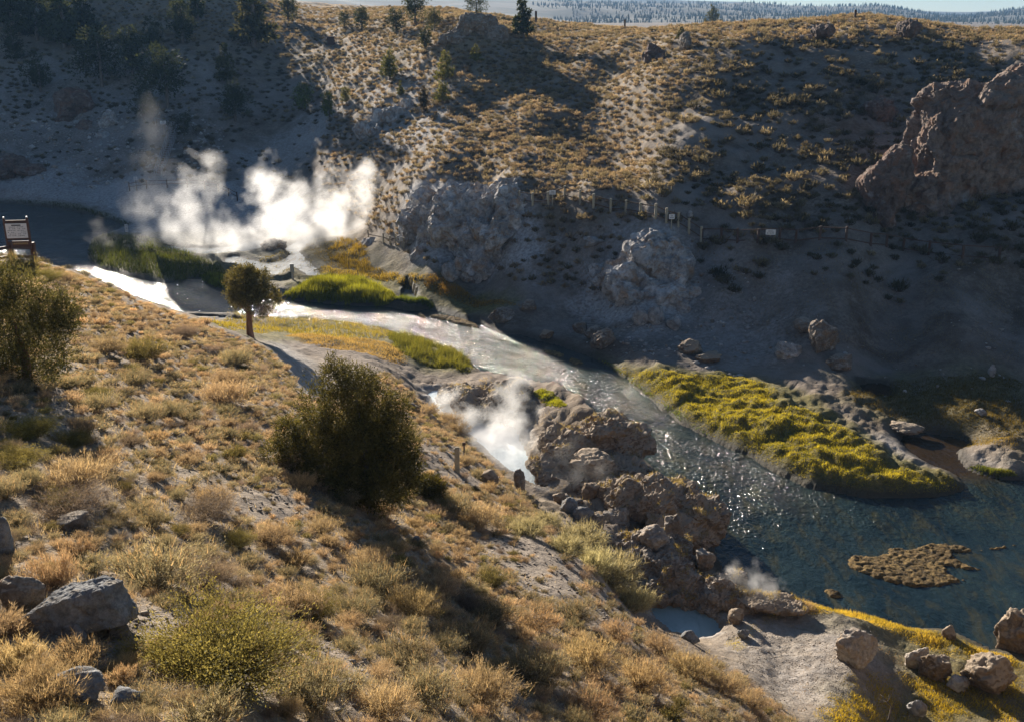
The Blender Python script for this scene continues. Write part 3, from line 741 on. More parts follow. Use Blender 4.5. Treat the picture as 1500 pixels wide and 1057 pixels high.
mid = [(905,788,48,46,'rock_cream','rounded pitted boulder standing in front of the dark overhanging mound'),
 (988,788,32,34,'rock_tan','small round boulder perched at the foot of the dark overhanging mound'),
 (925,828,50,34,'rock_cream','broad flat-topped tan boulder on the left shoulder of the knobbly tufa mound'),
 (962,812,58,36,'rock_cream','biggest lumpy boulder crowning the knobbly tufa mound'),
 (1030,836,34,30,'rock_tan','tan boulder on the river side of the knobbly tufa mound'),
 (940,856,46,30,'rock_tan','rounded boulder low on the front of the knobbly tufa mound'),
 (875,712,90,46,'rock_brown','long pitted rock at the left end of the dark overhanging mound'),
 (868,730,34,30,'rock_brown','dark boulder at the downstream end of the steaming pool'),
 (835,752,30,22,'rock_grey','grey boulder in the dry gap below the steaming pool'),
 (855,768,34,24,'rock_grey','pale grey stone in the middle of the rocky gap below the pool'),
 (875,775,26,22,'rock_tan','tan stone wedged beside the rounded pitted boulder'),
 (888,800,28,20,'rock_grey','grey stone at the water trickle above the rabbitbrush'),
 (850,785,24,16,'rock_tan','flat tan stone at the edge of the pale rabbitbrush'),
 (820,738,22,18,'rock_brown','small brown stone on the bank at the tail of the steaming pool'),
 (725,640,24,22,'rock_brown','dark rock sticking out of the steaming milky water'),
 (720,712,34,24,'rock_brown','dark rock on the near edge of the steaming milky pool'),
 (762,718,20,30,'rock_tan','pointed brown rock on the near bank of the steaming pool'),
 (1245,978,70,46,'rock_cream','pale cream boulder set in the bare gravel mound'),
 (1343,985,38,30,'rock_cream','pale squat boulder at the right edge of the gravel mound'),
 (1368,1000,44,36,'rock_brown','dark brown rock beside the pale squat boulder'),
 (1445,1022,74,48,'rock_brown','dark angular split boulder among the yellow moss'),
 (1492,962,70,54,'rock_brown','craggy brown block at the river edge cut by the photo border'),
 (1398,1012,34,18,'rock_white','flat whitish stone left of the dark angular boulder'),
 (1340,1050,24,18,'rock_white','small square white stone in the yellow moss at the bottom'),
 (1390,936,22,16,'rock_brown','small dark rock at the river shore beyond the yellow moss'),
 (1268,945,20,12,'rock_tan','small tan stone above the pale cream boulder'),
 (1090,938,20,12,'rock_grey','small grey stone on the gravel beside the teal pool'),
 (1080,915,30,22,'rock_brown','brown rock between the teal pool and the jagged tan rock'),
 (1202,522,50,40,'rock_tan','largest round boulder at the foot of the shaded far slope'),
 (1178,490,34,18,'rock_tan','flat boulder lying just above the largest round boulder'),
 (1232,545,44,18,'rock_tan','wide low rock right of the largest round boulder'),
 (1150,530,44,18,'rock_white','pale ledge rock left of the largest round boulder'),
 (1450,552,15,14,'rock_white','lone white stone on the shaded far flat'),
 (1435,610,16,9,'rock_white','small pale stone on the dark grass of the far flat'),
 (938,480,28,24,'rock_white','pale blue boulder at the foot of the mineral mound'),
 (962,478,32,26,'rock_white','larger pale boulder next to the pale blue one below the mineral mound'),
 (985,486,24,18,'rock_white','small pale boulder at the right end of the row below the mineral mound'),
 (885,515,44,26,'rock_tan','rounded tan rock on the far river bank beside dark reeds'),
 (872,497,34,22,'rock_tan','pinkish rock just upstream of the rounded tan bank rock'),
 (850,490,26,16,'rock_tan','small tan rock on the far bank upstream of the pinkish rock'),
 (735,475,44,18,'rock_tan','flat pale rock at the far bank where the river bends'),
 (800,498,24,12,'rock_brown','small brown rock standing in the river at the far bank'),
 (775,462,30,14,'rock_tan','low tan rock above the bend on the far bank'),
 (870,375,36,12,'rock_white','thin tilted pale slab left of the mineral mound'),
 (665,415,36,22,'rock_white','white boulder fallen at the foot of the pale cliff'),
 (715,412,40,20,'rock_white','wide white boulder fallen below the right part of the pale cliff'),
 (605,600,24,12,'rock_tan','small tan stone on the slope right behind the big juniper'),
 (1012,520,40,16,'rock_brown','brown rubble rock between the far bank and the moss flat'),
 (1040,535,46,14,'rock_brown','low brown rock at the upstream end of the moss flat'),
 (1320,640,60,10,'rock_brown','low dark bank rock at the brown backwater'),
 (400,368,40,14,'rock_brown','dark flat rock among the hot rills under the main steam'),
 (1010,325,10,10,'rock_white','small white stone beside the fence above the mineral mound')]
for i, (px, py, w, h, mt, lb) in enumerate(mid):
    yy_ = {(905,788): 43.6, (988,788): 41.2, (925,828): 40.4, (962,812): 40.2, (1030,836): 39.2, (940,856): 38.9, (875,712): 47.5}.get((px, py))
    boulder(px, py, w, h, mt, lb, 200 + i * 7, Y=yy_, depth=.8, sub=5 if w > 38 else 4, rough=.17, facets=9)

# ------------------------------------------------------------------ plants
def leaves(P, Dd, L, Wd, C, rr, jitter=.35):
    """one slim triangle per leaf: P base points, Dd directions"""
    n = len(P)
    d = Dd + rr.normal(size=(n, 3)) * jitter
    d /= np.linalg.norm(d, axis=1)[:, None]
    s = np.cross(d, rr.normal(size=(n, 3))); s /= np.linalg.norm(s, axis=1)[:, None] + 1e-9
    L = np.asarray(L).reshape(-1, 1); Wd = np.asarray(Wd).reshape(-1, 1)
    V = np.stack([P - s * Wd * .5, P + s * Wd * .5, P + d * L], 1).reshape(-1, 3)
    Fc = np.arange(n * 3).reshape(-1, 3)
    return V, Fc, np.repeat(C, 3, 0)

def shrub_geo(seed, h, r, n_stem, per, ll, lw, cl, ct, tip_pow=1.5, stalk=0, sc_=None, spread=1.25, up=.5, twig=(.13, .1, .08), lean=.0, inner=.25, cvar=.18):
    """domed shrub: twigs fan from the root, leaves sit along the outer part, thin seed stalks stand on top"""
    rr = np.random.default_rng(seed)
    ph = rr.uniform(0, 2 * np.pi, n_stem); th = spread * np.sqrt(rr.uniform(0, 1, n_stem))
    Ln = 1 / np.sqrt((np.sin(th) / r) ** 2 + (np.cos(th) / h) ** 2)
    lump = .75 + .3 * pn2(np.cos(ph) * th * 1.6 + seed, np.sin(ph) * th * 1.6, 3) + rr.uniform(-.15, .2, n_stem)
    Ln = Ln * np.clip(lump, .45, 1.2)
    dirs = np.stack([np.sin(th) * np.cos(ph), np.sin(th) * np.sin(ph), np.cos(th)], 1)
    base = rr.normal(size=(n_stem, 3)) * np.array([r * .12, r * .12, 0])
    s = rr.uniform(inner, 1, (n_stem, per)) ** .75
    P = base[:, None] + dirs[:, None] * (Ln[:, None] * s)[..., None]
    P[..., 2] += (s ** 2 * np.sin(th)[:, None] ** 2) * Ln[:, None] * .22
    P = P + rr.normal(size=P.shape) * (.05 * r)
    P[..., 2] = np.maximum(P[..., 2], .01)
    Dd = dirs[:, None] * (1 - up) + np.array([0, 0, up])
    Dd = np.repeat(Dd, per, 1).reshape(-1, 3)
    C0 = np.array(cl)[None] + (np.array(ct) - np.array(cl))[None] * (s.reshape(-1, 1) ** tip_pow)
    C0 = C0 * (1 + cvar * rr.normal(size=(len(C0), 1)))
    N = n_stem * per
    V, Fc, C = leaves(P.reshape(-1, 3), Dd, ll * rr.uniform(.6, 1.3, N), lw * rr.uniform(.7, 1.3, N), C0, rr)
    Vs, Fs, Cs = [V], [Fc], [C]; off = len(V)
    # bare twigs
    nt = max(8, n_stem // 2)
    V, Fc, C = leaves(base[:nt] * 1.5, dirs[:nt], Ln[:nt] * .85, np.full(nt, lw * 1.3), np.tile(np.array(twig), (nt, 1)), rr, .05)
    Vs.append(V); Fs.append(Fc + off); Cs.append(C); off += len(V)
    if stalk:
        k = rr.integers(0, n_stem, stalk)
        Pk = base[k] + dirs[k] * (Ln[k] * rr.uniform(.75, 1.0, stalk))[:, None]
        Ck = np.array(sc_)[None] * (1 + .25 * rr.normal(size=(stalk, 1)))
        V, Fc, C = leaves(Pk, np.tile([0, 0, 1.0], (stalk, 1)) + .35 * dirs[k], h * rr.uniform(.16, .36, stalk), np.full(stalk, lw * 1.0), Ck, rr, .15)
        Vs.append(V); Fs.append(Fc + off); Cs.append(C)
    return np.concatenate(Vs), np.concatenate(Fs), np.clip(np.concatenate(Cs), .01, .9)

# kinds of shrub, all about 1 m across
KIND = {}
def kind(key, nvar, **kw):
    KIND[key] = [shrub_geo(1000 + 17 * i + sum(map(ord, key)), **kw) for i in range(nvar)]
kind('sage', 4, h=.62, r=.55, n_stem=150, per=26, ll=.085, lw=.014, cl=(.12, .105, .055), ct=(.33, .285, .165), stalk=130, sc_=(.46, .28, .11))
kind('tan', 4, h=.58, r=.52, n_stem=150, per=24, ll=.1, lw=.011, cl=(.16, .11, .06), ct=(.47, .34, .2), stalk=120, sc_=(.52, .34, .15))
kind('gold', 3, h=.6, r=.5, n_stem=150, per=22, ll=.13, lw=.011, cl=(.19, .135, .055), ct=(.5, .365, .18), stalk=170, sc_=(.56, .38, .17), up=.6)
kind('orange', 3, h=.7, r=.42, n_stem=120, per=18, ll=.15, lw=.012, cl=(.2, .13, .06), ct=(.47, .33, .18), stalk=200, sc_=(.52, .31, .14), up=.75, spread=.9)
kind('olive', 3, h=.68, r=.56, n_stem=170, per=30, ll=.07, lw=.016, cl=(.09, .085, .022), ct=(.27, .235, .06), stalk=30, sc_=(.36, .29, .09), up=.45)
kind('dead', 3, h=.5, r=.58, n_stem=190, per=16, ll=.14, lw=.007, cl=(.13, .095, .075), ct=(.29, .21, .16), stalk=60, sc_=(.34, .24, .16), up=.4)
kind('rabbit', 3, h=.7, r=.56, n_stem=220, per=18, ll=.17, lw=.01, cl=(.17, .17, .07), ct=(.5, .45, .24), stalk=120, sc_=(.6, .53, .3), up=.5, inner=.4)
kind('dark', 2, h=.7, r=.56, n_stem=170, per=30, ll=.075, lw=.016, cl=(.06, .06, .018), ct=(.2, .165, .04), stalk=60, sc_=(.32, .2, .06))
for _k, _kw in [('sage', dict(h=.62, r=.55, n_stem=260, per=40, ll=.05, lw=.0075, cl=(.12, .105, .055), ct=(.33, .285, .165), stalk=260, sc_=(.46, .3, .13))),
  ('tan', dict(h=.58, r=.52, n_stem=260, per=36, ll=.06, lw=.006, cl=(.16, .115, .065), ct=(.47, .34, .2), stalk=240, sc_=(.52, .35, .16))),
  ('gold', dict(h=.6, r=.5, n_stem=260, per=34, ll=.075, lw=.006, cl=(.19, .135, .055), ct=(.5, .365, .18), stalk=320, sc_=(.56, .38, .17), up=.6)),
  ('orange', dict(h=.7, r=.46, n_stem=220, per=28, ll=.085, lw=.006, cl=(.2, .13, .06), ct=(.47, .33, .18), stalk=340, sc_=(.52, .31, .14), up=.75, spread=1.0)),
  ('olive', dict(h=.58, r=.56, n_stem=520, per=60, ll=.022, lw=.0075, cl=(.075, .07, .015), ct=(.3, .25, .045), stalk=0, up=.4, tip_pow=1.8)),
  ('dead', dict(h=.5, r=.58, n_stem=360, per=30, ll=.08, lw=.0035, cl=(.11, .08, .065), ct=(.24, .18, .14), stalk=120, sc_=(.32, .23, .16), up=.4)),
  ('dark', dict(h=.7, r=.56, n_stem=300, per=42, ll=.045, lw=.009, cl=(.07, .065, .018), ct=(.22, .18, .045), stalk=120, sc_=(.32, .22, .07)))]:
    kind(_k + '_big', 2, **_kw)
KLAB = {'sage': ('sagebrush', 'grey-green', 'sagebrush'), 'tan': ('sagebrush', 'straw-tan', 'sagebrush'), 'gold': ('dry_shrub', 'golden', 'shrub'),
        'orange': ('grass_tuft', 'orange', 'grass tuft'), 'olive': ('leafy_shrub', 'yellow-green', 'shrub'), 'dead': ('twiggy_shrub', 'bare grey-brown', 'shrub'),
        'rabbit': ('rabbitbrush', 'pale cream-green', 'rabbitbrush'), 'dark': ('leafy_shrub', 'dark olive', 'shrub')}
GROUPW = {'sagebrush': 'sagebrush growing on the near slope', 'dry_shrub': 'golden shrubs on the near slope', 'grass_tuft': 'orange grass tufts on the near slope',
          'leafy_shrub': 'leafy green shrubs on the near slope', 'twiggy_shrub': 'bare twiggy shrubs on the near slope', 'rabbitbrush': 'rabbitbrush along the pool bank'}
for _k in list(KIND):
    if _k.endswith('_big'): KLAB[_k] = KLAB[_k[:-4]]
KMESH = {}
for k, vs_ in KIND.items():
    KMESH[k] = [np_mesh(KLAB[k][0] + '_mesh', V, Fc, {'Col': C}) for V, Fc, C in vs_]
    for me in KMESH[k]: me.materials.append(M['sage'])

SHRUBS = []   # (x, y, z, scale(m), zscale, rot, kind, variant, px size, fixed label)
def add_shrub(px, py, wpx, k, hs=1.0, label=None):
    p = hit(px, py - wpx * .12)
    W_ = wpx * np.linalg.norm(p - CAM) / F_PX
    if W_ > .95 and k + '_big' in KIND: k = k + '_big'
    SHRUBS.append([p[0], p[1], p[2], W_ * 1.0, W_ * hs * .62, rng.uniform(0, 6.28), k, int(rng.integers(0, len(KIND[k]))), wpx, label])
for a in [(320,1022,280,'olive',.95,'big bright yellow-green bush at the bottom of the slope beside grey stones'),
 (450,1045,150,'sage'),(222,878,170,'sage',.9),(300,868,110,'dead'),(78,868,100,'orange',1.1),(115,822,64,'orange',.9),(90,765,150,'dead',.55),(110,728,120,'tan'),
 (292,772,120,'dead',.6),(310,752,90,'tan'),(345,804,64,'olive',.8),(398,806,84,'tan'),(430,836,62,'gold'),(430,908,110,'tan'),(455,912,92,'olive'),(440,940,64,'gold',.8),
 (30,985,90,'gold'),(112,990,110,'orange',.8),(178,1005,60,'orange',.9),(60,1045,140,'gold'),(205,1020,26,'orange',1.2),(300,1075,110,'sage'),(0,940,90,'tan'),
 (520,795,44,'orange',.8),(545,880,110,'sage'),(535,845,90,'tan'),(600,912,110,'gold'),(682,898,64,'dead'),(515,915,90,'sage'),(720,860,56,'dark',.9),(714,726,42,'orange',.9),
 (828,818,62,'rabbit'),(850,812,84,'rabbit',.9),(892,862,96,'rabbit'),(922,900,76,'rabbit',1.1),(772,790,56,'rabbit'),(800,775,50,'rabbit',.8),(865,840,70,'rabbit'),
 (782,930,100,'orange',.7),(900,942,78,'orange',.7),(840,915,80,'sage'),(700,780,90,'tan'),(660,760,84,'sage'),(640,745,50,'olive',.8),(625,735,60,'dark'),
 (30,412,66,'dark',1.1),(62,420,60,'olive',.8),(92,418,44,'tan'),(205,535,86,'dark',.9),(155,525,70,'tan'),(195,570,60,'sage'),(140,588,54,'olive',.7),(140,605,60,'sage'),
 (345,540,60,'sage'),(270,500,50,'dead'),(330,575,70,'tan'),(330,600,90,'tan'),(215,620,60,'sage'),(245,615,56,'sage'),(230,650,50,'orange',.7),(125,640,50,'orange',.9),
 (105,660,70,'olive',.8),(40,650,90,'olive',.8),(25,690,90,'olive',.7),(150,690,80,'orange',.7),(80,745,80,'olive',.6),(600,655,50,'sage'),(655,630,60,'tan',.8),(670,640,50,'tan'),
 (625,610,50,'tan',.7),(680,685,44,'tan'),(700,705,40,'sage'),(740,745,46,'tan'),(560,760,60,'tan'),(500,745,60,'sage'),(470,790,70,'tan'),(420,690,60,'tan'),(440,720,60,'gold'),
 (960,965,80,'tan'),(1010,1000,90,'gold'),(1060,1020,70,'tan'),(940,1020,100,'gold'),(860,990,110,'gold'),(780,1010,120,'sage'),(700,1040,130,'tan'),(860,1060,120,'orange',.7),
 (620,1040,120,'sage'),(560,1060,120,'tan'),(590,985,110,'sage'),(680,965,110,'sage'),(720,920,90,'sage'),(640,880,80,'tan'),(1100,1040,60,'tan'),(1180,895,34,'gold',.9),
 (380,985,70,'tan'),(470,1000,60,'tan'),(230,960,50,'tan'),(1010,800,24,'orange',.9)]:
    add_shrub(*a)
expl = [(s[0], s[1], s[3]) for s in SHRUBS]

# filling in the rest of the near slope
FG_PX = [(-60,1130),(-60,420),(20,398),(70,392),(120,408),(200,440),(290,470),(340,490),(380,505),(440,560),(520,575),(560,545),(600,575),(640,600),(680,640),(730,690),(780,735),(850,815),(930,905),(1000,955),(1080,985),(1150,1040),(1210,1130)]
FGP = world_poly([(a, min(b, 1130)) for a, b in FG_PX])
cand = []
lo, hi = FGP.min(0), FGP.max(0)
rr = np.random.default_rng(77)
yy = 4 + (hi[1] - 4) * rr.uniform(0, 1, 46000) ** 1.35
xx = rr.uniform(lo[0], hi[0], 46000)
ok = inside(FGP, xx, yy) < -.1
xx, yy = xx[ok], yy[ok]
zz = zfun(xx, yy)
pxx, pyy, _ = project(xx, yy, zz)
fi = np.clip(((np.log(yy + 10) - vs[0]) / (vs[1] - vs[0])).astype(int), 0, NV - 1); fj = np.clip(((xx / (yy + 10) - us[0]) / (us[1] - us[0])).astype(int), 0, NU - 1)
bar = bare[fi, fj]; wht = zones['white'][fi, fj]
patch = pn2(xx / 4.0, yy / 4.0, 41); patch2 = pn2(xx / 6.5, yy / 6.5, 44)
placed = list(expl)
cell = {}
def near_ok(x, y, r):
    cx_, cy_ = int(x // 2), int(y // 2)
    for a in range(cx_ - 1, cx_ + 2):
        for b in range(cy_ - 1, cy_ + 2):
            for (x2, y2, r2) in cell.get((a, b), ()):
                if (x - x2) ** 2 + (y - y2) ** 2 < (.315 * (r + r2)) ** 2: return False
    return True
for e in placed: cell.setdefault((int(e[0] // 2), int(e[1] // 2)), []).append(e)
SLAB = hit(108, 905); KEEP = [(hit(108, 920), 1.0), (hit(42, 890), .6), (hit(118, 1020), .5), (hit(530, 720), 1.6), (hit(190, 920), .6), (hit(112, 772), .35), (hit(160,1000),.3)]
for i in range(len(xx)):
    if bar[i] > .5 and rr.uniform() < .88: continue
    if patch[i] < -.42 and rr.uniform() < .65: continue
    if wht[i] > .5: continue
    if not (-60 < pxx[i] < 1560 and 340 < pyy[i] < 1120): continue
    if any((xx[i] - p[0]) ** 2 + (yy[i] - p[1]) ** 2 < q * q for p, q in KEEP): continue
    w = .30 + .58 * rr.uniform() ** 1.5 + .12 * patch[i]
    w *= .85 if bar[i] > .3 else 1
    if not near_ok(xx[i], yy[i], w): continue
    q = patch2[i] + .35 * rr.normal()
    t_ = rr.uniform()
    k = ('gold' if t_ < .3 else 'tan' if t_ < .85 else 'orange') if q > .5 else ('tan' if t_ < .5 else 'sage' if t_ < .92 else 'olive') if q > 0 else ('sage' if t_ < .55 else 'tan' if t_ < .8 else 'dead' if t_ < .93 else 'dark')
    cell.setdefault((int(xx[i] // 2), int(yy[i] // 2)), []).append((xx[i], yy[i], w))
    dist = math.sqrt(xx[i] ** 2 + yy[i] ** 2 + (zz[i] - 25) ** 2)
    if dist < 24 and k + '_big' in KIND: k = k + '_big'
    SHRUBS.append([xx[i], yy[i], zz[i], w, w * rr.uniform(.42, .74), rr.uniform(0, 6.28), k, int(rr.integers(0, len(KIND[k]))), w * F_PX / dist, None])
print('SHRUBS', len(SHRUBS))

def in_frame(s):
    a, b, _ = project(s[0], s[1], s[2])
    return -10 < a < 1510 and 330 < b < 1090
vis = sorted([s for s in SHRUBS if in_frame(s)], key=lambda s: -s[8] - (1000 if s[9] else 0))
N_IND = 260
indiv, rest = vis[:N_IND], vis[N_IND:] + [s for s in SHRUBS if not in_frame(s)]

# landmarks used to say which shrub is which
LAND = [((108, 915), 'large blue-grey slab'), ((320, 1000), 'big yellow-green bush'), ((530, 720), 'big dark juniper'), ((50, 540), 'juniper at the left edge'), ((367, 492), 'lone tree with red trunk'),
        ((890, 850), 'pale rabbitbrush row'), ((670, 685), 'wooden stake'), ((40, 385), 'information board'), ((1190, 960), 'gravel mound'), ((700, 640), 'steaming milky pool'), ((1005, 915), 'teal pool'),
        ((750, 1050), 'middle of the bottom edge'), ((560, 950), 'bare patch below the juniper'), ((230, 700), 'bare strip above the slab'), ((800, 850), 'bare eroded strip'), ((1050, 1050), 'lowest corner of the slope')]
ORD = ['nearest', 'second nearest', 'third nearest', 'fourth nearest', 'fifth nearest', 'sixth nearest', 'seventh nearest', 'eighth nearest', 'ninth nearest', 'tenth nearest', 'eleventh nearest', 'twelfth nearest', 'thirteenth nearest', 'fourteenth nearest', 'fifteenth nearest', 'sixteenth nearest', 'seventeenth nearest', 'eighteenth nearest', 'nineteenth nearest', 'twentieth nearest']
buck = {}
for s in indiv:
    a, b, _ = project(s[0], s[1], s[2]); b -= s[8] * .25
    li = min(range(len(LAND)), key=lambda i: (LAND[i][0][0] - a) ** 2 + (LAND[i][0][1] - b) ** 2)
    dx, dy = a - LAND[li][0][0], b - LAND[li][0][1]
    side = ('right of' if dx > 0 else 'left of') if abs(dx) > abs(dy) else ('below' if dy > 0 else 'above')
    buck.setdefault((li, side, s[6].replace('_big', '')), []).append((dx * dx + dy * dy, s))
for (li, side, k), L in buck.items():
    L.sort(key=lambda t: t[0])
    for i, (_, s) in enumerate(L):
        if s[9]: continue
        nm, colr, cat = KLAB[k]
        word = {'sagebrush': 'sagebrush', 'dry_shrub': 'shrub', 'grass_tuft': 'grass tuft', 'leafy_shrub': 'shrub', 'twiggy_shrub': 'twigs', 'rabbitbrush': 'rabbitbrush'}[nm]
        o_ = ('the one ' if len(L) == 1 else '') + (ORD[min(i, 19)] + ' of its kind ' if len(L) > 1 else '')
        s[9] = f"{colr} {word}, {o_}{side} the {LAND[li][1]}"
for s in indiv:
    x, y, z, w, hs, rot, k, vi, _, lb = s
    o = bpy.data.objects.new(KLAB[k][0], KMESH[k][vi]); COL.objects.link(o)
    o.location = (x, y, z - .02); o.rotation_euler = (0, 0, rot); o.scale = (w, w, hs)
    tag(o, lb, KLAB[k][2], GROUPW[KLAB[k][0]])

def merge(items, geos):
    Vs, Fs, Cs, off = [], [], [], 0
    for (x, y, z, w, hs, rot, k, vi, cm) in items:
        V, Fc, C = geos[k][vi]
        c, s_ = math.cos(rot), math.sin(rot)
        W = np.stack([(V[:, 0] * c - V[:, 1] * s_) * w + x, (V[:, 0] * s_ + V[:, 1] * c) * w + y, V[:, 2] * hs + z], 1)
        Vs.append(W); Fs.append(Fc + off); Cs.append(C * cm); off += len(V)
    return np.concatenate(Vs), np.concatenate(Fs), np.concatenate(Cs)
# lighter versions for the rest
LITE = {}
for k, vs_ in KIND.items():
    LITE[k] = []
    for V, Fc, C in vs_:
        n_ = len(Fc); sel = np.random.default_rng(3).choice(n_, n_ // 3, replace=False)
        V3 = V.reshape(-1, 3, 3)[sel]; cen = V3.mean(1, keepdims=True)
        V3 = cen + (V3 - cen) * np.array([1.5, 1.5, 1.25])
        LITE[k].append((V3.reshape(-1, 3), np.arange(len(sel) * 3).reshape(-1, 3), C.reshape(-1, 3, 3)[sel].reshape(-1, 3)))
if rest:
    V, Fc, C = merge([(s[0], s[1], s[2] - .02, s[3], s[4], s[5], s[6], s[7], 1 + .18 * rr.normal()) for s in rest], LITE)
    o = link('small_shrubbery', np_mesh('small_shrubbery', V, Fc, {'Col': np.clip(C, .01, .9)}), M['sage'])
    tag(o, 'small dry shrubs filling the near slope between the larger ones', 'shrubbery', kind='stuff')

# dry grass and stones between the shrubs
def scatter_in(P, n, seed, pw=1.0):
    r_ = np.random.default_rng(seed); lo, hi = P.min(0), P.max(0)
    x = r_.uniform(lo[0], hi[0], n); y = lo[1] + (hi[1] - lo[1]) * r_.uniform(0, 1, n) ** pw
    m = sdf_poly(x, y, P) < 0
    return x[m], y[m], r_
def mask_at(arr, x, y):
    i = np.clip(((np.log(y + 10) - vs[0]) / (vs[1] - vs[0])).astype(int), 0, NV - 1); j = np.clip(((x / (y + 10) - us[0]) / (us[1] - us[0])).astype(int), 0, NU - 1)
    return arr[i, j]
x, y, r_ = scatter_in(FGP, 900000, 5, 1.6)
dn = pn2(x / 1.3, y / 1.3, 51) + .6 * pn2(x / .45, y / .45, 52)
m = (dn + r_.normal(size=len(x)) * .3 > .12) & (mask_at(bare, x, y) + .3 * r_.normal(size=len(x)) < .3) & (pn2(x / 4.0, y / 4.0, 41) + .25 * r_.normal(size=len(x)) > -.5) & (mask_at(zones['white'], x, y) < .5) & (y > 4)
dn_ = dn[m]; x, y = x[m], y[m]
P = np.stack([x, y, zfun(x, y)], 1); nb_ = len(x)
cc = np.array([.48, .38, .23])[None] * (1 + .28 * r_.normal(size=(nb_, 1))) * np.array([1, .97, .9])[None] ** r_.normal(size=(nb_, 1))
V, Fc, C = leaves(P, np.tile([0.05, -.05, 1.0], (nb_, 1)), (.04 + .17 * r_.uniform(size=nb_) ** 1.5) * (.75 + .5 * np.clip(dn_, 0, 1)), .005 + .0004 * y, cc, r_, .6)
o = link('dry_grass', np_mesh('dry_grass', V, Fc, {'Col': np.clip(C, .02, .9)}), M['grass'])
tag(o, 'straw coloured dry grass between the shrubs of the near slope', 'grass', kind='stuff')
print('GRASS', nb_)

def stones(name, P2, n, seed, size, mat, label, dens=None, pw=1.0):
    x, y, r_ = scatter_in(P2, n, seed, pw)
    if dens is not None:
        m = dens(x, y, r_); x, y = x[m], y[m]
    D, Fc = ICO[1]
    N = len(x); s = size * (.4 + 1.3 * r_.uniform(size=N) ** 3.5)
    jit = 1 + .25 * r_.normal(size=(N, len(D)))
    V = D[None] * jit[..., None] * s[:, None, None] * np.array([1, .85, .62]) * (1 + .25 * r_.normal(size=(N, 1, 3)))
    V = V + np.stack([x, y, zfun(x, y) + s * .12], 1)[:, None]
    Fa = (Fc[None] + (np.arange(N) * len(D))[:, None, None]).reshape(-1, 3)
    o = link(name, np_mesh(name, V.reshape(-1, 3), Fa), M[mat]); tag(o, label, 'gravel', kind='stuff')
stones('gravel', FGP, 60000, 6, .04, 'rock_tan', 'loose stones and gravel scattered over the near slope', lambda x, y, r_: (r_.uniform(size=len(x)) < .18 + .6 * mask_at(bare, x, y)), 1.6)
FARB = world_poly([(800,440),(880,380),(1010,380),(1150,420),(1300,470),(1500,480),(1500,620),(1300,600),(1180,560),(1040,545),(900,520),(840,495)])
stones('rubble', FARB, 5000, 8, .16, 'rock_white', 'pale rubble strewn over the far bank below the mineral mound', lambda x, y, r_: r_.uniform(size=len(x)) < np.clip(.55 - .012 * np.abs(project(x, y, zfun(x, y))[0] - 980) * .25 + .3 * pn2(x / 4, y / 4, 5), .03, 1))
MIDB = world_poly([(800,720),(850,740),(900,800),(1000,880),(1080,900),(1040,860),(940,790),(880,740)])
stones('rubble', MIDB, 900, 9, .12, 'rock_tan', 'broken stones lying between the tufa mounds beside the pool', None)
LEFTB = world_poly([(0,170),(200,150),(330,190),(320,270),(150,275),(0,270)])
stones('rubble', LEFTB, 3000, 10, .28, 'rock_white', 'pale rubble on the shaded slope above the upstream bank', lambda x, y, r_: r_.uniform(size=len(x)) < .4)
stones('rubble', world_poly([(480,60),(760,60),(1000,60),(1500,70),(1500,600),(1100,540),(820,440),(560,340),(480,230)]), 14000, 13, .12, 'rock_tan', 'scattered stones over the far slopes', lambda x, y, r_: r_.uniform(size=len(x)) < .25 + .8 * np.clip(pn2(x / 7, y / 7, 19), 0, 1))
GRM = world_poly([(1060,925),(1130,890),(1210,890),(1330,960),(1400,1010),(1240,1057),(1110,1020)])
stones('gravel', GRM, 9000, 12, .02, 'rock_tan', 'fine gravel covering the bare mound beside the river', None)

# ------------------------------------------------------------------ hillside shrubs: a far-off mass
kind('hs_a', 3, h=.6, r=.55, n_stem=44, per=5, ll=.19, lw=.06, cl=(.085, .075, .045), ct=(.3, .235, .13), stalk=0, spread=1.35, inner=.45)
kind('hs_b', 3, h=.55, r=.55, n_stem=44, per=5, ll=.2, lw=.052, cl=(.14, .1, .06), ct=(.42, .3, .17), stalk=0, spread=1.35, inner=.45)
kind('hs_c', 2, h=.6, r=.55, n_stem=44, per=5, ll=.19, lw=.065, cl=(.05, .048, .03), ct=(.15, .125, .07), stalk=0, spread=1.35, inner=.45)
def hill_scatter(n, seed, y0, y1, minr, pick):
    r_ = np.random.default_rng(seed); out = []; g = {}
    v_ = r_.uniform(math.log(y0 + 10), math.log(y1 + 10), n); y = np.exp(v_) - 10; x = r_.uniform(-.62, .62, n) * (y + 10) * 1.0
    z = zfun(x, y); px, py, _ = project(x, y, z)
    wh = mask_at(zones['white'], x, y); gr = mask_at(zones['green'], x, y); sd = mask_at(np.where(SD > 1e8, 50, SD), x, y)
    pt = pn2(x / 9, y / 9, 61)
    for i in range(n):
        if sd[i] < 1 or gr[i] > .5 or z[i] < 2.6 or px[i] < -60 or px[i] > 1560: continue
        pr, w, k = pick(px[i], py[i], y[i], wh[i], pt[i], r_)
        if r_.uniform() > pr: continue
        c_ = (int(x[i] // 3), int(y[i] // 3)); bad = False
        for a in (-1, 0, 1):
            for b in (-1, 0, 1):
                for (x2, y2, w2) in g.get((c_[0] + a, c_[1] + b), ()):
                    if (x[i] - x2) ** 2 + (y[i] - y2) ** 2 < (.37 * (w + w2)) ** 2: bad = True
        if bad: continue
        g.setdefault(c_, []).append((x[i], y[i], w))
        out.append((x[i], y[i], z[i] - .04, w, w * r_.uniform(.7, 1.05), r_.uniform(0, 6.28), k, int(r_.integers(0, len(KIND[k]))), 1 + .2 * r_.normal()))
    return out
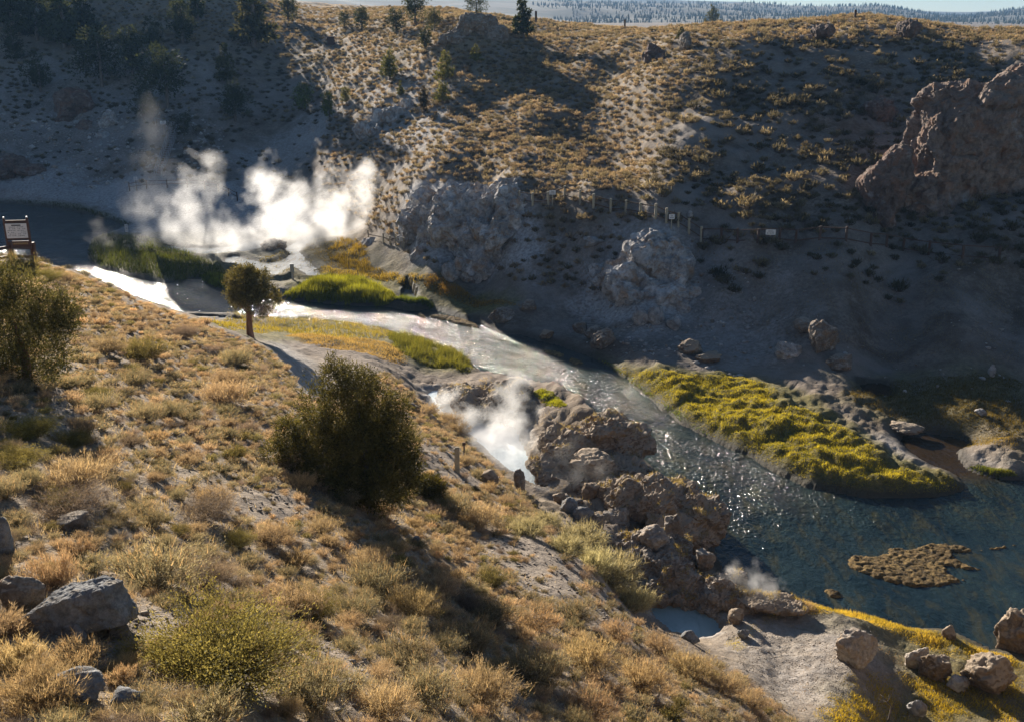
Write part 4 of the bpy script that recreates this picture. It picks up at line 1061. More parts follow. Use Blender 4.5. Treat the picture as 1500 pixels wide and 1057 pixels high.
def pick(px, py, y, wh, pt, r_):
    pr = 1.0; w = r_.uniform(.5, 1.15)
    t_ = r_.uniform()
    k = 'hs_b' if t_ < .5 else 'hs_a'
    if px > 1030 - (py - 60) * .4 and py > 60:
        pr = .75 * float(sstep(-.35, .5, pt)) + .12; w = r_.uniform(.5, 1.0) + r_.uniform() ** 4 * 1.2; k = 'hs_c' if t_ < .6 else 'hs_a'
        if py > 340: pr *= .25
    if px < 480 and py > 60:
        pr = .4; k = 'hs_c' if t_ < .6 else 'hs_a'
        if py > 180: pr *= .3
    if 500 < px < 800 and py > 240: pr *= .7
    pr *= 1 - .8 * wh
    return pr, w, k
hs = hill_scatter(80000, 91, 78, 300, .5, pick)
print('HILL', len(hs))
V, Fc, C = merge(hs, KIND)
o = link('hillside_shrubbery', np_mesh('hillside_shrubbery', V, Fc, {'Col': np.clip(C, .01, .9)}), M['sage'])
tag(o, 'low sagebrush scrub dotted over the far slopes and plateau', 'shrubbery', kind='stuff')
# straw grass over the lit hillside
HG = world_poly([(560,240),(480,110),(440,60),(480,5),(640,5),(760,40),(900,48),(1020,45),(1250,34),(1500,50),(1500,75),(1250,62),(1060,75),(1040,110),(990,200),(940,270),(820,272),(740,262),(640,268)])
x, y, r_ = scatter_in(HG, 170000, 15)
m = pn2(x / 3, y / 3, 33) + .4 * r_.normal(size=len(x)) > -.05
x, y = x[m], y[m]; N = len(x)
cc = np.array([.42, .3, .16])[None] * (1 + .22 * r_.normal(size=(N, 1)))
V, Fc, C = leaves(np.stack([x, y, zfun(x, y) - .03], 1), np.tile([0, 0, 1.0], (N, 1)), .15 + .25 * r_.uniform(size=N), np.full(N, .07), cc, r_, .5)
o = link('hillside_grass', np_mesh('hillside_grass', V, Fc, {'Col': np.clip(C, .02, .9)}), M['grass'])
tag(o, 'dry straw grass catching the light on the far slope', 'grass', kind='stuff')

BK = world_poly([(780,330),(880,318),(1020,362),(1250,366),(1500,390),(1500,540),(1300,530),(1180,500),(1080,470),(1010,360),(900,420),(820,420)])
x, y, r_ = scatter_in(BK, 90000, 16)
m = pn2(x / 2.2, y / 2.2, 34) + .5 * pn2(x / .7, y / .7, 35) + .3 * r_.normal(size=len(x)) > .1
x, y = x[m], y[m]; N = len(x)
cc = np.array([.26, .19, .115])[None] * (1 + .25 * r_.normal(size=(N, 1)))
V, Fc, C = leaves(np.stack([x, y, zfun(x, y) - .02], 1), np.tile([0, 0, 1.0], (N, 1)), .06 + .16 * r_.uniform(size=N), np.full(N, .04), cc, r_, .6)
o = link('bank_scrub', np_mesh('bank_scrub', V, Fc, {'Col': np.clip(C, .02, .9)}), M['grass'])
tag(o, 'thin brown grass on the shaded bank below the fence', 'grass', kind='stuff')

# ------------------------------------------------------------------ meadows, reeds and moss
def meadow(name, poly_px, n, hgt, wd, ca, cb, label, seed, pw=1.0, clump=.8, jit=.35, thr=-2.0, cscale=2.0, zoff=0.0, lush=None, P=None):
    P = smooth_poly(world_poly(poly_px), 3) if P is None else P
    x, y, r_ = scatter_in(P, n, seed, pw)
    sd = sdf_poly(x, y, P)
    cl = pn2(x / cscale, y / cscale, seed % 9) + .5 * pn2(x / cscale * 2.7, y / cscale * 2.7, seed % 7)
    ok = (cl > thr + .2 * r_.normal(size=len(x))) & (mask_at(np.where(SD > 1e8, 9, SD), x, y) > -.15)
    x, y, cl, sd = x[ok], y[ok], cl[ok], sd[ok]; N = len(x)
    mixf = np.clip(.5 + .45 * cl + .2 * r_.normal(size=N), 0, 1)[:, None]
    cc = (np.array(ca)[None] * (1 - mixf) + np.array(cb)[None] * mixf) * (1 + .18 * r_.normal(size=(N, 1)))
    edge = .35 + .65 * sstep(0, .9, -sd)
    H = hgt * edge * (1 + clump * .6 * cl) * r_.uniform(.5, 1.2, N)
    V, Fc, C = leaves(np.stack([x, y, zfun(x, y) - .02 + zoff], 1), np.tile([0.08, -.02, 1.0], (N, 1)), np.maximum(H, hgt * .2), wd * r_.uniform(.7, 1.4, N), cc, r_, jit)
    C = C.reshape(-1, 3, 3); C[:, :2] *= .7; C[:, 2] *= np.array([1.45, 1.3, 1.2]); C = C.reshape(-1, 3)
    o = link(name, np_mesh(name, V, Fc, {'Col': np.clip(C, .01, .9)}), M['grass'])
    tag(o, label, 'grass', kind='stuff')
    return o
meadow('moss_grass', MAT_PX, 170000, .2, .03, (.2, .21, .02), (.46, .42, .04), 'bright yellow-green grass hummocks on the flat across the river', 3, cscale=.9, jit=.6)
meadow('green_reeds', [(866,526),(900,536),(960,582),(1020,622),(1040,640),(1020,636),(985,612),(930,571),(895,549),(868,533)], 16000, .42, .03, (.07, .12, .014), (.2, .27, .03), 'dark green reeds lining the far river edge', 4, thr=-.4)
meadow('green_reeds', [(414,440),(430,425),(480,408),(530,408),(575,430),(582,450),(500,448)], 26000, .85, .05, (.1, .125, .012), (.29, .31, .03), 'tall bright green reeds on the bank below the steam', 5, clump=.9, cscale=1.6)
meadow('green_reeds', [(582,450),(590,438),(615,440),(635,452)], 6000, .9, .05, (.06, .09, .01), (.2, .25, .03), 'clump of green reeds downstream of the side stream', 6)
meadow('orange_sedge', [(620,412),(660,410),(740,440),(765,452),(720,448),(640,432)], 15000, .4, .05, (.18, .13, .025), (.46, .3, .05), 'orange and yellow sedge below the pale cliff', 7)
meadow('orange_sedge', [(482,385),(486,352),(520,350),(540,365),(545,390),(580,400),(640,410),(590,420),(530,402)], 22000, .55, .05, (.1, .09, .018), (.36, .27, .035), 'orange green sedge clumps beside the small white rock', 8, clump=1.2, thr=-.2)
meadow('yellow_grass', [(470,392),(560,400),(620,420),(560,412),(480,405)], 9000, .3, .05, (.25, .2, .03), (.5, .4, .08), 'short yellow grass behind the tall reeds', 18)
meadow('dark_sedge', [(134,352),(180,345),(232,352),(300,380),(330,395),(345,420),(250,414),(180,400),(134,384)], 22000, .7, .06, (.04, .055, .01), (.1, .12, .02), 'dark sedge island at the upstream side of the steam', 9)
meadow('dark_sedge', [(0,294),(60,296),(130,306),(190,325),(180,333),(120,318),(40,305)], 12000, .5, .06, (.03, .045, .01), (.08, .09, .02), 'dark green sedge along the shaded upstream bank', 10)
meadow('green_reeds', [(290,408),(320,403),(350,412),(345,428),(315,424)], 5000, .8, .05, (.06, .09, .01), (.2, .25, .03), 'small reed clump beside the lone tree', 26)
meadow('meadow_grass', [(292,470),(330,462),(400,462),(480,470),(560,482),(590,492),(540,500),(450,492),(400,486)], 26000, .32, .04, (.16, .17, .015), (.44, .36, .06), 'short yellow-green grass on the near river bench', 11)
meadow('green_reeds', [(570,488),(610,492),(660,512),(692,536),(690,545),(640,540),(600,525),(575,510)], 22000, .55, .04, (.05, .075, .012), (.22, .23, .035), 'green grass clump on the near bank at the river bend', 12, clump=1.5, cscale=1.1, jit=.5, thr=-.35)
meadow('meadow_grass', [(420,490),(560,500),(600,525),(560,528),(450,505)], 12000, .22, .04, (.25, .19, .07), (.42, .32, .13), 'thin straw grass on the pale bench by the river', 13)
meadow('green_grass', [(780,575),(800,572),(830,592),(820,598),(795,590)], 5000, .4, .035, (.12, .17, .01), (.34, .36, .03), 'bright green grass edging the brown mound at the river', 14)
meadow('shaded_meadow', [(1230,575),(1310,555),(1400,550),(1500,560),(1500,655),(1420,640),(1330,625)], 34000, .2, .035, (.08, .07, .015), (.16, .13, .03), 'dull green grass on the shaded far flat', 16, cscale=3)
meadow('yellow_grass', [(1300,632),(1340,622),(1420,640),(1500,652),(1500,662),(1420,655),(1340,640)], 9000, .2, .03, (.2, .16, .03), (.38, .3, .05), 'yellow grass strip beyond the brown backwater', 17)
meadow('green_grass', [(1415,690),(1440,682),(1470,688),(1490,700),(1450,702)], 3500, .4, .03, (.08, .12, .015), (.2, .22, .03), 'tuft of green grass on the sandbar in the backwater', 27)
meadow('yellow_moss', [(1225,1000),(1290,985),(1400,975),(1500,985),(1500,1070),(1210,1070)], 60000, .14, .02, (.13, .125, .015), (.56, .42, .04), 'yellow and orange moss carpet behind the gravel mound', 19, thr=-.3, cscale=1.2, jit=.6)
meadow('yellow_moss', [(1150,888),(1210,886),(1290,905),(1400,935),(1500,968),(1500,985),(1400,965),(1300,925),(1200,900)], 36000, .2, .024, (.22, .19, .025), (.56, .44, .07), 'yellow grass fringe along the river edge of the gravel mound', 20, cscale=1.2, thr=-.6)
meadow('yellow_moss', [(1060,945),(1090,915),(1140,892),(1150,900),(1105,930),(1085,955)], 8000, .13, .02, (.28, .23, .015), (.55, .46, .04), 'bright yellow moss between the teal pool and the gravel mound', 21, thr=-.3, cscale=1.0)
if 0: meadow('mound_grass', [(655,560),(700,552),(770,565),(790,585),(745,590),(690,575)], 9000, .3, .03, (.3, .2, .08), (.48, .34, .15), 'dry grass tufts capping the hummock above the milky pool', 22, zoff=.5)

NB = world_poly([(590,575),(640,560),(700,552),(770,572),(830,598),(880,625),(940,668),(1000,724),(1040,790),(1070,860),(1130,885),(1060,930),(960,890),(900,820),(830,760),(800,718),(770,650),(720,605),(660,578),(640,598),(610,590)])
x, y, r_ = scatter_in(NB, 30000, 28)
m = (pn2(x / 1.1, y / 1.1, 14) + .5 * pn2(x / .4, y / .4, 13) + .2 * r_.normal(size=len(x)) > .28) & (mask_at(zones['wet'], x, y) < .5)
x, y = x[m], y[m]; N = len(x)
cc = np.array([.4, .3, .14])[None] * (1 + .25 * r_.normal(size=(N, 1)))
GV = [leaves(np.stack([x, y, zfun(x, y) - .02], 1), np.tile([0, 0, 1.0], (N, 1)), .08 + .22 * r_.uniform(size=N), np.full(N, .022), cc, r_, .5)]
for o in [o for o in bpy.data.objects if o.name.startswith('rock_mound')]:
    me = o.data; nf = len(me.polygons)
    ce = np.empty(nf * 3, np.float32); me.polygons.foreach_get('center', ce); ce = ce.reshape(-1, 3) + np.array(o.location)
    nn = np.empty(nf * 3, np.float32); me.polygons.foreach_get('normal', nn); nn = nn.reshape(-1, 3)
    pz = pn2(ce[:, 0] / .8, ce[:, 1] / .8, 15) + .4 * pn2(ce[:, 0] / .3, ce[:, 1] / .3, 16)
    ok = np.where((nn[:, 2] > .6) & (pz > .22) & (ce[:, 2] > np.percentile(ce[:, 2], 45)))[0]
    if not len(ok): continue
    ok = np.repeat(ok, 3); N = len(ok)
    g_ = np.clip(.3 + .4 * r_.normal(size=(N, 1)), 0, 1)
    cc = (np.array([.44, .3, .13])[None] * g_ + np.array([.34, .27, .08])[None] * (1 - g_)) * (1 + .2 * r_.normal(size=(N, 1)))
    GV.append(leaves(ce[ok] + r_.normal(size=(N, 3)) * .03, np.tile([0, 0, 1.0], (N, 1)), .06 + .16 * r_.uniform(size=N), np.full(N, .02), cc, r_, .6))
off = 0; Vs, Fs, Cs = [], [], []
for V, Fc, C in GV: Vs.append(V); Fs.append(Fc + off); Cs.append(C); off += len(V)
o = link('bank_grass', np_mesh('bank_grass', np.concatenate(Vs), np.concatenate(Fs), {'Col': np.clip(np.concatenate(Cs), .02, .9)}), M['grass'])
tag(o, 'dry golden grass on the banks and rock mounds between pool and river', 'grass', kind='stuff')

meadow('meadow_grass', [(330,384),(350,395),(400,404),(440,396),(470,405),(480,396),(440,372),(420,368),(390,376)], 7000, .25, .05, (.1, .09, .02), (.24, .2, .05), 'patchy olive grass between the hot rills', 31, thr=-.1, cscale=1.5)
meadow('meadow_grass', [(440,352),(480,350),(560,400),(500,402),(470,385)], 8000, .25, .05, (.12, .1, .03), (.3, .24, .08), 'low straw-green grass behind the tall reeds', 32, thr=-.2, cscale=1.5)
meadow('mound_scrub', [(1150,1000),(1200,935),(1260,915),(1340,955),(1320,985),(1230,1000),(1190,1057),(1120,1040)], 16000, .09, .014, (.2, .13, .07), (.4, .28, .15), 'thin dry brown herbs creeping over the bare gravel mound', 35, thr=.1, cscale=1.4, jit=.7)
# algae mats lying in the river
def algae(label, px_pts, hgt, seed, z=.03):
    P = smooth_poly(wpoly(px_pts, 0.0), 4)
    lo, hi = P.min(0) - .3, P.max(0) + .3
    st = .07
    gx, gy = np.meshgrid(np.arange(lo[0], hi[0], st), np.arange(lo[1], hi[1], st))
    sd = sdf_poly(gx, gy, P) + .16 * pn2(gx / .5, gy / .35, seed) + .08 * pn2(gx / .2, gy / .16, seed + 1)
    zz = -.12 + (hgt + .12) * sstep(0, -.35, sd) + (.06 * pn2(gx / .28, gy / .2, seed + 2) + .04 * pn2(gx / .12, gy / .12, 4)) * sstep(0, -.2, sd)
    ok = sd < .12
    ii = np.arange(gx.size).reshape(gx.shape)
    q = np.stack([ii[:-1, :-1], ii[:-1, 1:], ii[1:, 1:], ii[1:, :-1]], -1).reshape(-1, 4)
    q = q[ok.ravel()[q].all(1)]
    un, inv = np.unique(q, return_inverse=True)
    V = np.stack([gx.ravel()[un], gy.ravel()[un], zz.ravel()[un]], 1); base = V.mean(0); base[2] = 0
    o = link('algae_mat', np_mesh('algae_mat', V - base, inv.reshape(-1, 4), smooth=True), M['algae'], loc=tuple(base))
    tag(o, label, 'algae mat', 'algae mats lying in the river')
algae('large brown algae mat with ragged fingers in the river', [(1234,822),(1250,810),(1290,812),(1300,800),(1330,802),(1360,794),(1410,797),(1430,803),(1480,796),(1490,800),(1440,808),(1400,812),(1412,822),(1440,832),(1425,838),(1390,832),(1400,843),(1430,850),(1400,858),(1360,862),(1310,855),(1270,845),(1245,835)], .09, 3)
algae('small ring-shaped brown algae patch beside the near shore', [(1203,866),(1212,861),(1228,863),(1240,872),(1230,878),(1214,875)], .1, 5)
algae('tiny brown weed clump right of the large algae mat', [(1456,848),(1464,845),(1468,850),(1460,853)], .08, 7)
algae('long thin brown mat along the far bank at the bend', [(626,464),(645,461),(690,470),(705,482),(680,478),(650,470)], .12, 9)
algae('short pale mat at mid river above the steaming pool', [(792,511),(815,514),(830,520),(820,524),(800,518)], .1, 11)
algae('curved pale mat just downstream of the short one', [(832,524),(850,526),(856,532),(838,534)], .1, 13)
algae('narrow brown mat in the rill beside the gravelly far bank', [(612,458),(622,460),(624,466),(612,464)], .1, 15)

# ------------------------------------------------------------------ trees
def tube(pts, rad, seg=7):
    pts = np.array(pts, float); n_ = len(pts); V = []; Fc = []
    for i in range(n_):
        d = pts[min(i + 1, n_ - 1)] - pts[max(i - 1, 0)]; d /= np.linalg.norm(d) + 1e-9
        a = np.cross(d, [0.31, .95, .05]); a /= np.linalg.norm(a); b = np.cross(d, a)
        for k in range(seg):
            t_ = 2 * math.pi * k / seg
            V.append(pts[i] + (a * math.cos(t_) + b * math.sin(t_)) * rad[i])
    for i in range(n_ - 1):
        for k in range(seg):
            Fc.append([i * seg + k, i * seg + (k + 1) % seg, (i + 1) * seg + (k + 1) % seg, (i + 1) * seg + k])
    top = len(V); V.append(pts[-1])
    Fc = [f for f in Fc]
    for k in range(seg): Fc.append([(n_ - 1) * seg + k, (n_ - 1) * seg + (k + 1) % seg, top, top])
    return np.array(V), Fc
def py_mesh(name, V, Fc, smooth=True):
    me = bpy.data.meshes.new(name)
    me.from_pydata([tuple(v) for v in V], [], [tuple(dict.fromkeys(f)) for f in Fc])
    if smooth: me.polygons.foreach_set('use_smooth', np.ones(len(me.polygons), bool))
    me.update(); return me

def crown_geo(seed, lobes, n, ll, lw, ca, cb, shell=.55, up=.3, jit=.5):
    """sprays of scale leaves gathered in knots on the outside of each lobe"""
    rr = np.random.default_rng(seed)
    L = np.array(lobes, float)               # x y z rx rz
    vol = L[:, 3] ** 2; vol /= vol.sum()
    which = rr.choice(len(L), n // 14, p=vol)
    d = rr.normal(size=(len(which), 3)); d /= np.linalg.norm(d, axis=1)[:, None]
    rad = (shell + (1.05 - shell) * rr.uniform(size=len(which)) ** .6) * (1 + .15 * rr.normal(size=len(which)))
    kc = L[which, :3] + d * np.stack([L[which, 3], L[which, 3], L[which, 4]], 1) * rad[:, None]
    knot = np.repeat(np.arange(len(which)), 14)
    ks = np.mean(L[:, 3]) * .16
    off = rr.normal(size=(len(knot), 3)) * ks
    P = kc[knot] + off
    D_ = d[knot] * (1 - up) + np.array([0, 0, up]) + off / ks * .25
    f = np.clip(.45 + .3 * rr.normal(size=len(which)), 0, 1)[knot][:, None]
    C0 = (np.array(ca) * (1 - f) + np.array(cb) * f) * (1 + .2 * rr.normal(size=(len(knot), 1)))
    N = len(knot)
    return leaves(P, D_, ll * rr.uniform(.6, 1.3, N), lw * rr.uniform(.7, 1.3, N), C0, rr, jit)

JC = ((.05, .05, .017), (.2, .17, .05))
def tree(name, base, label, cat, trunk_pts, trunk_rad, lobes, n, ll, lw, cols, bark, limbs=(), group=None, seed=1, up=.3, shell=.55):
    root = empty(name, tuple(base)); tag(root, label, cat, group)
    V, Fc = tube(trunk_pts, trunk_rad, 9)
    for lp, lr in limbs:
        V2, F2 = tube(lp, lr, 6); o_ = len(V); V = np.concatenate([V, V2]); Fc = Fc + [[i + o_ for i in f] for f in F2]
    link('trunk', py_mesh('trunk', V, Fc), M[bark], root)
    V, Fc, C = crown_geo(seed, lobes, n, ll, lw, cols[0], cols[1], shell, up)
    link('crown', np_mesh('crown', V, Fc, {'Col': np.clip(C, .008, .9)}), M['juniper'], root)
    return root

# the big dark juniper on the slope
b = hit(535, 738); k = np.linalg.norm(b - CAM) / F_PX
lob = []
rj = np.random.default_rng(4)
for (px, py, r) in [(497,562,24),(530,572,27),(553,600,28),(478,590,27),(510,610,38),(582,632,24),(570,670,38),(490,650,38),(458,632,25),(592,602,17),(424,640,19),(540,680,44),(480,692,32),(598,690,20),(500,545,14),(527,548,15),(545,565,16),(578,592,14),(440,660,20),(515,650,40),(550,640,36),(603,655,14),(432,645,24),(412,655,15),(452,668,26),(606,688,20),(470,700,30),(585,712,28),(525,720,36),(440,690,18)]:
    lob.append(((px - 535) * k, rj.uniform(-.45, .45), (742 - py) * k * 1.02, r * k * .88, r * k * 1.45))
for (dx, dy, dz, r) in [(-.5, .8, 1.4, .6), (.4, .9, 1.6, .6), (-.5, -.7, 1.0, .6), (.6, -.6, .9, .6), (0, .8, 2.4, .45), (-.1, -.5, 2.4, .45)]:
    lob.append((dx, dy, dz, r, r))
tree('juniper_tree', b - np.array([0, 0, .1]), 'big dark bushy juniper standing on the middle of the near slope', 'juniper', [(0, 0, 0), (.05, 0, .8), (0, .05, 2), (-.1, 0, 3.4)], [.2, .16, .11, .03], lob, 80000, .1, .035, JC, 'bark_grey',
     [([(0, 0, .3), (.6, .2, 1.2), (.9, .3, 2.0)], [.1, .07, .03]), ([(0, 0, .4), (-.8, 0, 1.1), (-1.3, .1, 1.8)], [.1, .07, .03])], seed=41)
# low side bush of the juniper
b2 = hit(625, 728)
tree('juniper_bush', b2, 'low juniper bush hugging the right foot of the big dark juniper', 'juniper', [(0, 0, 0), (0, 0, .3)], [.06, .03], [(0, 0, .35, .5, .35), (.4, 0, .3, .35, .3), (-.4, .1, .35, .4, .35)], 6000, .1, .04, ((.05, .05, .012), (.19, .16, .035)), 'bark_grey', seed=42)
# juniper cut by the left edge
b = hit(40, 555); k = np.linalg.norm(b - CAM) / F_PX
lob = [((px - 40) * k, rj.uniform(-.4, .4), (560 - py) * k, r * k, r * k * 1.2) for (px, py, r) in
       [(10,440,34),(50,455,30),(85,480,28),(30,490,42),(70,510,36),(0,500,40),(-30,470,40),(100,465,20),(55,540,34),(10,540,36),(-20,540,36),(75,470,24),(20,415,16),(50,435,18),(105,480,16),(-60,500,40)]]
tree('juniper_tree', b, 'bushy dark green juniper cut by the left edge of the photo', 'juniper', [(0, 0, 0), (.05, 0, .6), (-.1, 0, 1.6)], [.14, .11, .03], lob, 40000, .09, .03, ((.05, .055, .02), (.2, .18, .06)), 'bark_red', seed=43, up=.55)
# lone tree with the red trunk
b = hit(367, 493); k = np.linalg.norm(b - CAM) / F_PX
lob = [((px - 367) * k, rj.uniform(-.5, .5), (493 - py) * k, r * k * 1.02, r * k * 1.0) for (px, py, r) in
       [(365,405,16),(350,415,15),(385,412,14),(395,425,15),(360,430,18),(385,440,16),(352,440,12),(345,428,9),(402,438,10),(375,398,10),(372,420,18),(392,452,8)]]
lob += [(0, .6, 2.6, .5, .5), (.25, -.5, 2.7, .5, .5)]
tree('juniper_tree', b - np.array([0, 0, .1]), 'lone round-crowned tree with a bare red trunk on the crest by the river', 'tree', [(0, 0, 0), (-.02, 0, .6), (.03, 0, 1.4), (.05, 0, 2.6), (.1, 0, 3.4)], [.24, .19, .17, .1, .03], lob, 15000, .15, .07,
     ((.08, .08, .025), (.28, .235, .08)), 'bark_red', [([(.02, 0, 1.2), (.5, .1, 1.9), (.9, .1, 2.4)], [.08, .05, .02]), ([(0, 0, 1.4), (-.4, 0, 2.0), (-.7, .1, 2.5)], [.07, .05, .02])], seed=44)

# pines and junipers across the valley
def far_tree(px, py, hpx, wpx, shape, label, seed, cols=((.03, .04, .015), (.12, .12, .04)), n=2600, name='pine_tree', cat='pine', group='trees across the valley', bare=.15, Y=None):
    p = hit(px, py) if Y is None else at_depth(px, py, Y)
    if Y is not None: p[2] = zfun(p[0], p[1])[0]
    k = np.linalg.norm(p - CAM) / F_PX
    H, Wd = hpx * k, wpx * k
    rr = np.random.default_rng(seed); lob = []
    if shape == 'cone':
        for i in range(16):
            t_ = bare + (1 - bare) * i / 16; rad = Wd * .5 * (1 - t_) ** .8 * rr.uniform(.75, 1.15) + .04 * Wd
            for j in range(3):
                a = rr.uniform(0, 6.28); lob.append((math.cos(a) * rad * .55, math.sin(a) * rad * .55, H * t_, rad * .6, H * .05))
    else:
        for i in range(16):
            a = rr.uniform(0, 6.28); q = rr.uniform(0, .3) * Wd; t_ = bare + (1 - bare) * rr.uniform(.1, .9)
            rad = Wd * rr.uniform(.16, .28) * (1.15 - .6 * abs(t_ - .5))
            lob.append((math.cos(a) * q, math.sin(a) * q, H * t_, rad, rad * min(1.2, .9 * H / Wd)))
    tree(name, p - np.array([0, 0, .15]), label, cat, [(0, 0, 0), (.02 * H, 0, H * .5), (0, 0, H * .93)], [.035 * H, .022 * H, .005 * H], lob, n, H * .06 if shape == 'cone' else .05 * H, H * .03, cols, 'bark_grey', group=group, seed=seed)
DK = ((.022, .03, .012), (.075, .085, .03)); MD = ((.045, .05, .018), (.15, .14, .05)); YG = ((.08, .09, .02), (.24, .22, .06))
for a in [
 (422,30,46,32,'round','rounded pine on the hazy plateau above the draw',501,MD),
 (505,42,22,24,'round','smaller left bush-like tree of the pair on the plateau',502,DK),
 (530,46,32,28,'round','larger right tree of the pair on the plateau',503,DK),
 (608,36,46,44,'round','wide dark tree on the rise behind the lit slope',504,DK),
 (580,50,34,30,'round','dark leaning juniper left of the wide dark tree',505,DK),
 (637,46,30,30,'round','open-crowned small tree just left of the rocky knoll',506,MD),
 (622,74,32,26,'round','dark shrubby juniper on the shaded flank of the rocky knoll',507,DK),
 (697,24,34,40,'round','broad tree crowning the rocky knoll on the skyline',508,DK),
 (765,56,62,34,'cone','tall conical pine at the right end of the rocky knoll',509,DK),
 (1043,32,34,30,'cone','lone bushy pine on the plateau skyline against the blue hills',510,MD),
 (998,58,20,16,'cone','small dark pine beside the narrow upright rock on the brow',511,DK),
 (571,118,44,32,'cone','sunlit pine on the lit slope, left one of the mid-slope pines',512,YG),
 (653,118,40,34,'cone','sunlit pine above the lower one on the shaded gully edge',513,YG),
 (648,150,34,26,'cone','lower sunlit pine right under another pine at the gully edge',514,YG),
 (697,92,28,20,'cone','small yellow-green pine alone on the slope under the knoll',515,YG),
 (587,142,22,12,'cone','slim little pine below the left mid-slope pine',516,YG),
 (621,168,40,20,'round','thin dead-looking tree left of the lower sunlit pine',517,((.06,.05,.03),(.14,.11,.06))),
 (445,164,38,36,'round','bright green round tree at the mouth of the draw',518,((.06,.09,.015),(.18,.22,.04))),
 (483,176,36,26,'round','small green tree with visible trunk right of the bright round tree',519,((.06,.09,.015),(.2,.22,.05))),
 (507,152,24,18,'round','little olive tree uphill of the two green trees at the draw',520,YG),
 (372,70,110,52,'cone','tall hazy pine glowing in the light at the head of the draw',521,MD),
 (333,122,54,30,'cone','slim pine with a pale tip on the shaded side of the draw',522,MD),
 (345,180,54,52,'round','broad dark juniper at the bottom of the shaded draw',523,DK),
 (290,30,50,24,'cone','narrow pine near the top of the shaded hill',524,DK),
 (268,64,60,44,'round','dense pine cluster tree right of the pale scree on the shaded hill',525,DK),
 (225,72,40,26,'round','small dark juniper on the scree of the shaded hill',526,DK),
 (246,160,76,80,'round','widest dark juniper above the metal stairs',527,DK),
 (195,120,66,60,'round','dark juniper uphill of the widest one above the stairs',528,DK),
 (150,130,74,76,'round','big dark juniper over the reddish rock buttress',529,DK),
 (60,136,50,38,'round','isolated dark juniper left of the reddish buttress',530,DK),
 (22,90,40,30,'round','small dark juniper near the left edge on the shaded hill',531,DK),
 (20,50,90,60,'cone','large dark pine at the top left corner of the photo',532,DK),
 (95,72,88,60,'cone','tall dark pine second from the left corner on the shaded hill',533,DK),
 (125,56,68,50,'cone','dark pine right behind the second tall pine on the shaded hill',534,DK),
 (270,200,30,40,'round','low dark shrubby juniper right above the metal stairs',535,DK),
 (210,170,36,40,'round','low juniper at the left shoulder of the widest dark juniper',536,DK),
 (55,60,76,50,'cone','tall dark pine between the corner pine and its neighbours',537,DK)]:
    far_tree(*a)

# ------------------------------------------------------------------ built things
def box(bm, c, s, rot=None):
    g = bmesh.ops.create_cube(bm, size=1.0)['verts']
    mt = Matrix.Translation(c) @ (rot.to_4x4() if rot is not None else Matrix.Identity(4)) @ Matrix.Diagonal((*s, 1))
    bmesh.ops.transform(bm, matrix=mt, verts=g)
    return g
def bar(bm, a, b, w, h=None, seg=0):
    a, b = Vector(a), Vector(b); d = b - a
    q = d.to_track_quat('X', 'Z').to_matrix()
    box(bm, (a + b) / 2, (d.length, w, h or w), q)
def bm_obj(name, bm, mat, parent=None, bev=0.0, loc=None):
    if bev: bmesh.ops.bevel(bm, geom=bm.edges[:], offset=bev, segments=1, affect='EDGES')
    me = bpy.data.meshes.new(name); bm.to_mesh(me); bm.free()
    return link(name, me, M[mat], parent, loc)

def fence(name, label, pts_px, post_h, post_r, mat, rail_mat, rails, round_post=True, group=None):
    W = [hit(a, b) for a, b in pts_px]
    o0 = W[len(W) // 2]
    root = empty(name, tuple(o0)); tag(root, label, 'fence', group)
    for p in W:
        q = p - o0; h_ = post_h * rng.uniform(.94, 1.08); ln = rng.normal(size=2) * .035
        V, Fc = tube([(0, 0, -.2), (ln[0] * .5, ln[1] * .5, h_ * .5), (ln[0], ln[1], h_ - .03), (ln[0], ln[1], h_)], [post_r, post_r, post_r, post_r * .8], 8)
        link('post', py_mesh('post', V, Fc, False), M[mat], root, tuple(q))
    for f in rails:
        bm = bmesh.new()
        for a, b in zip(W[:-1], W[1:]):
            bar(bm, a - o0 + np.array([0, 0, post_h * f]), b - o0 + np.array([0, 0, post_h * f]), .05, .085)
        bm_obj('rail', bm, rail_mat, root)
    return W
f1 = fence('post_and_rail_fence', 'fence of pale wooden posts stepping down the far path above the mineral mound',
      [(761,300),(780,304),(803,302),(827,292),(850,300),(869,306),(894,313),(916,315),(938,318),(960,323),(976,328),(993,335),(1009,344),(1027,354)], 1.25, .12, 'wood_pale', 'wire', (.28, .85))
f2 = fence('post_and_rail_fence', 'dark brown rail fence running along the far path to the massive crag',
      [(1027.8,354),(1056,355),(1080,356),(1109,356),(1141,355),(1165,356),(1200,354),(1239,354),(1275,362),(1298,364),(1322,368),(1360,374),(1410,380),(1462,384)], 1.15, .11, 'wood_dark', 'wood_dark', (.15, .92))
f3 = fence('post_and_rail_fence', 'short row of low pale posts at the foot of the pale cliff', [(540,352),(562,358),(572,362),(580,360),(592,364)], 1.1, .09, 'wood_pale', 'wire', (.6,))
f4 = fence('post_and_rail_fence', 'dark rail fence crossing the flat behind the main steam', [(190,280),(215,278),(245,276),(275,276),(300,278),(320,282),(335,288),(348,296)], 1.15, .08, 'wood_dark', 'wood_dark', (.5, .92))

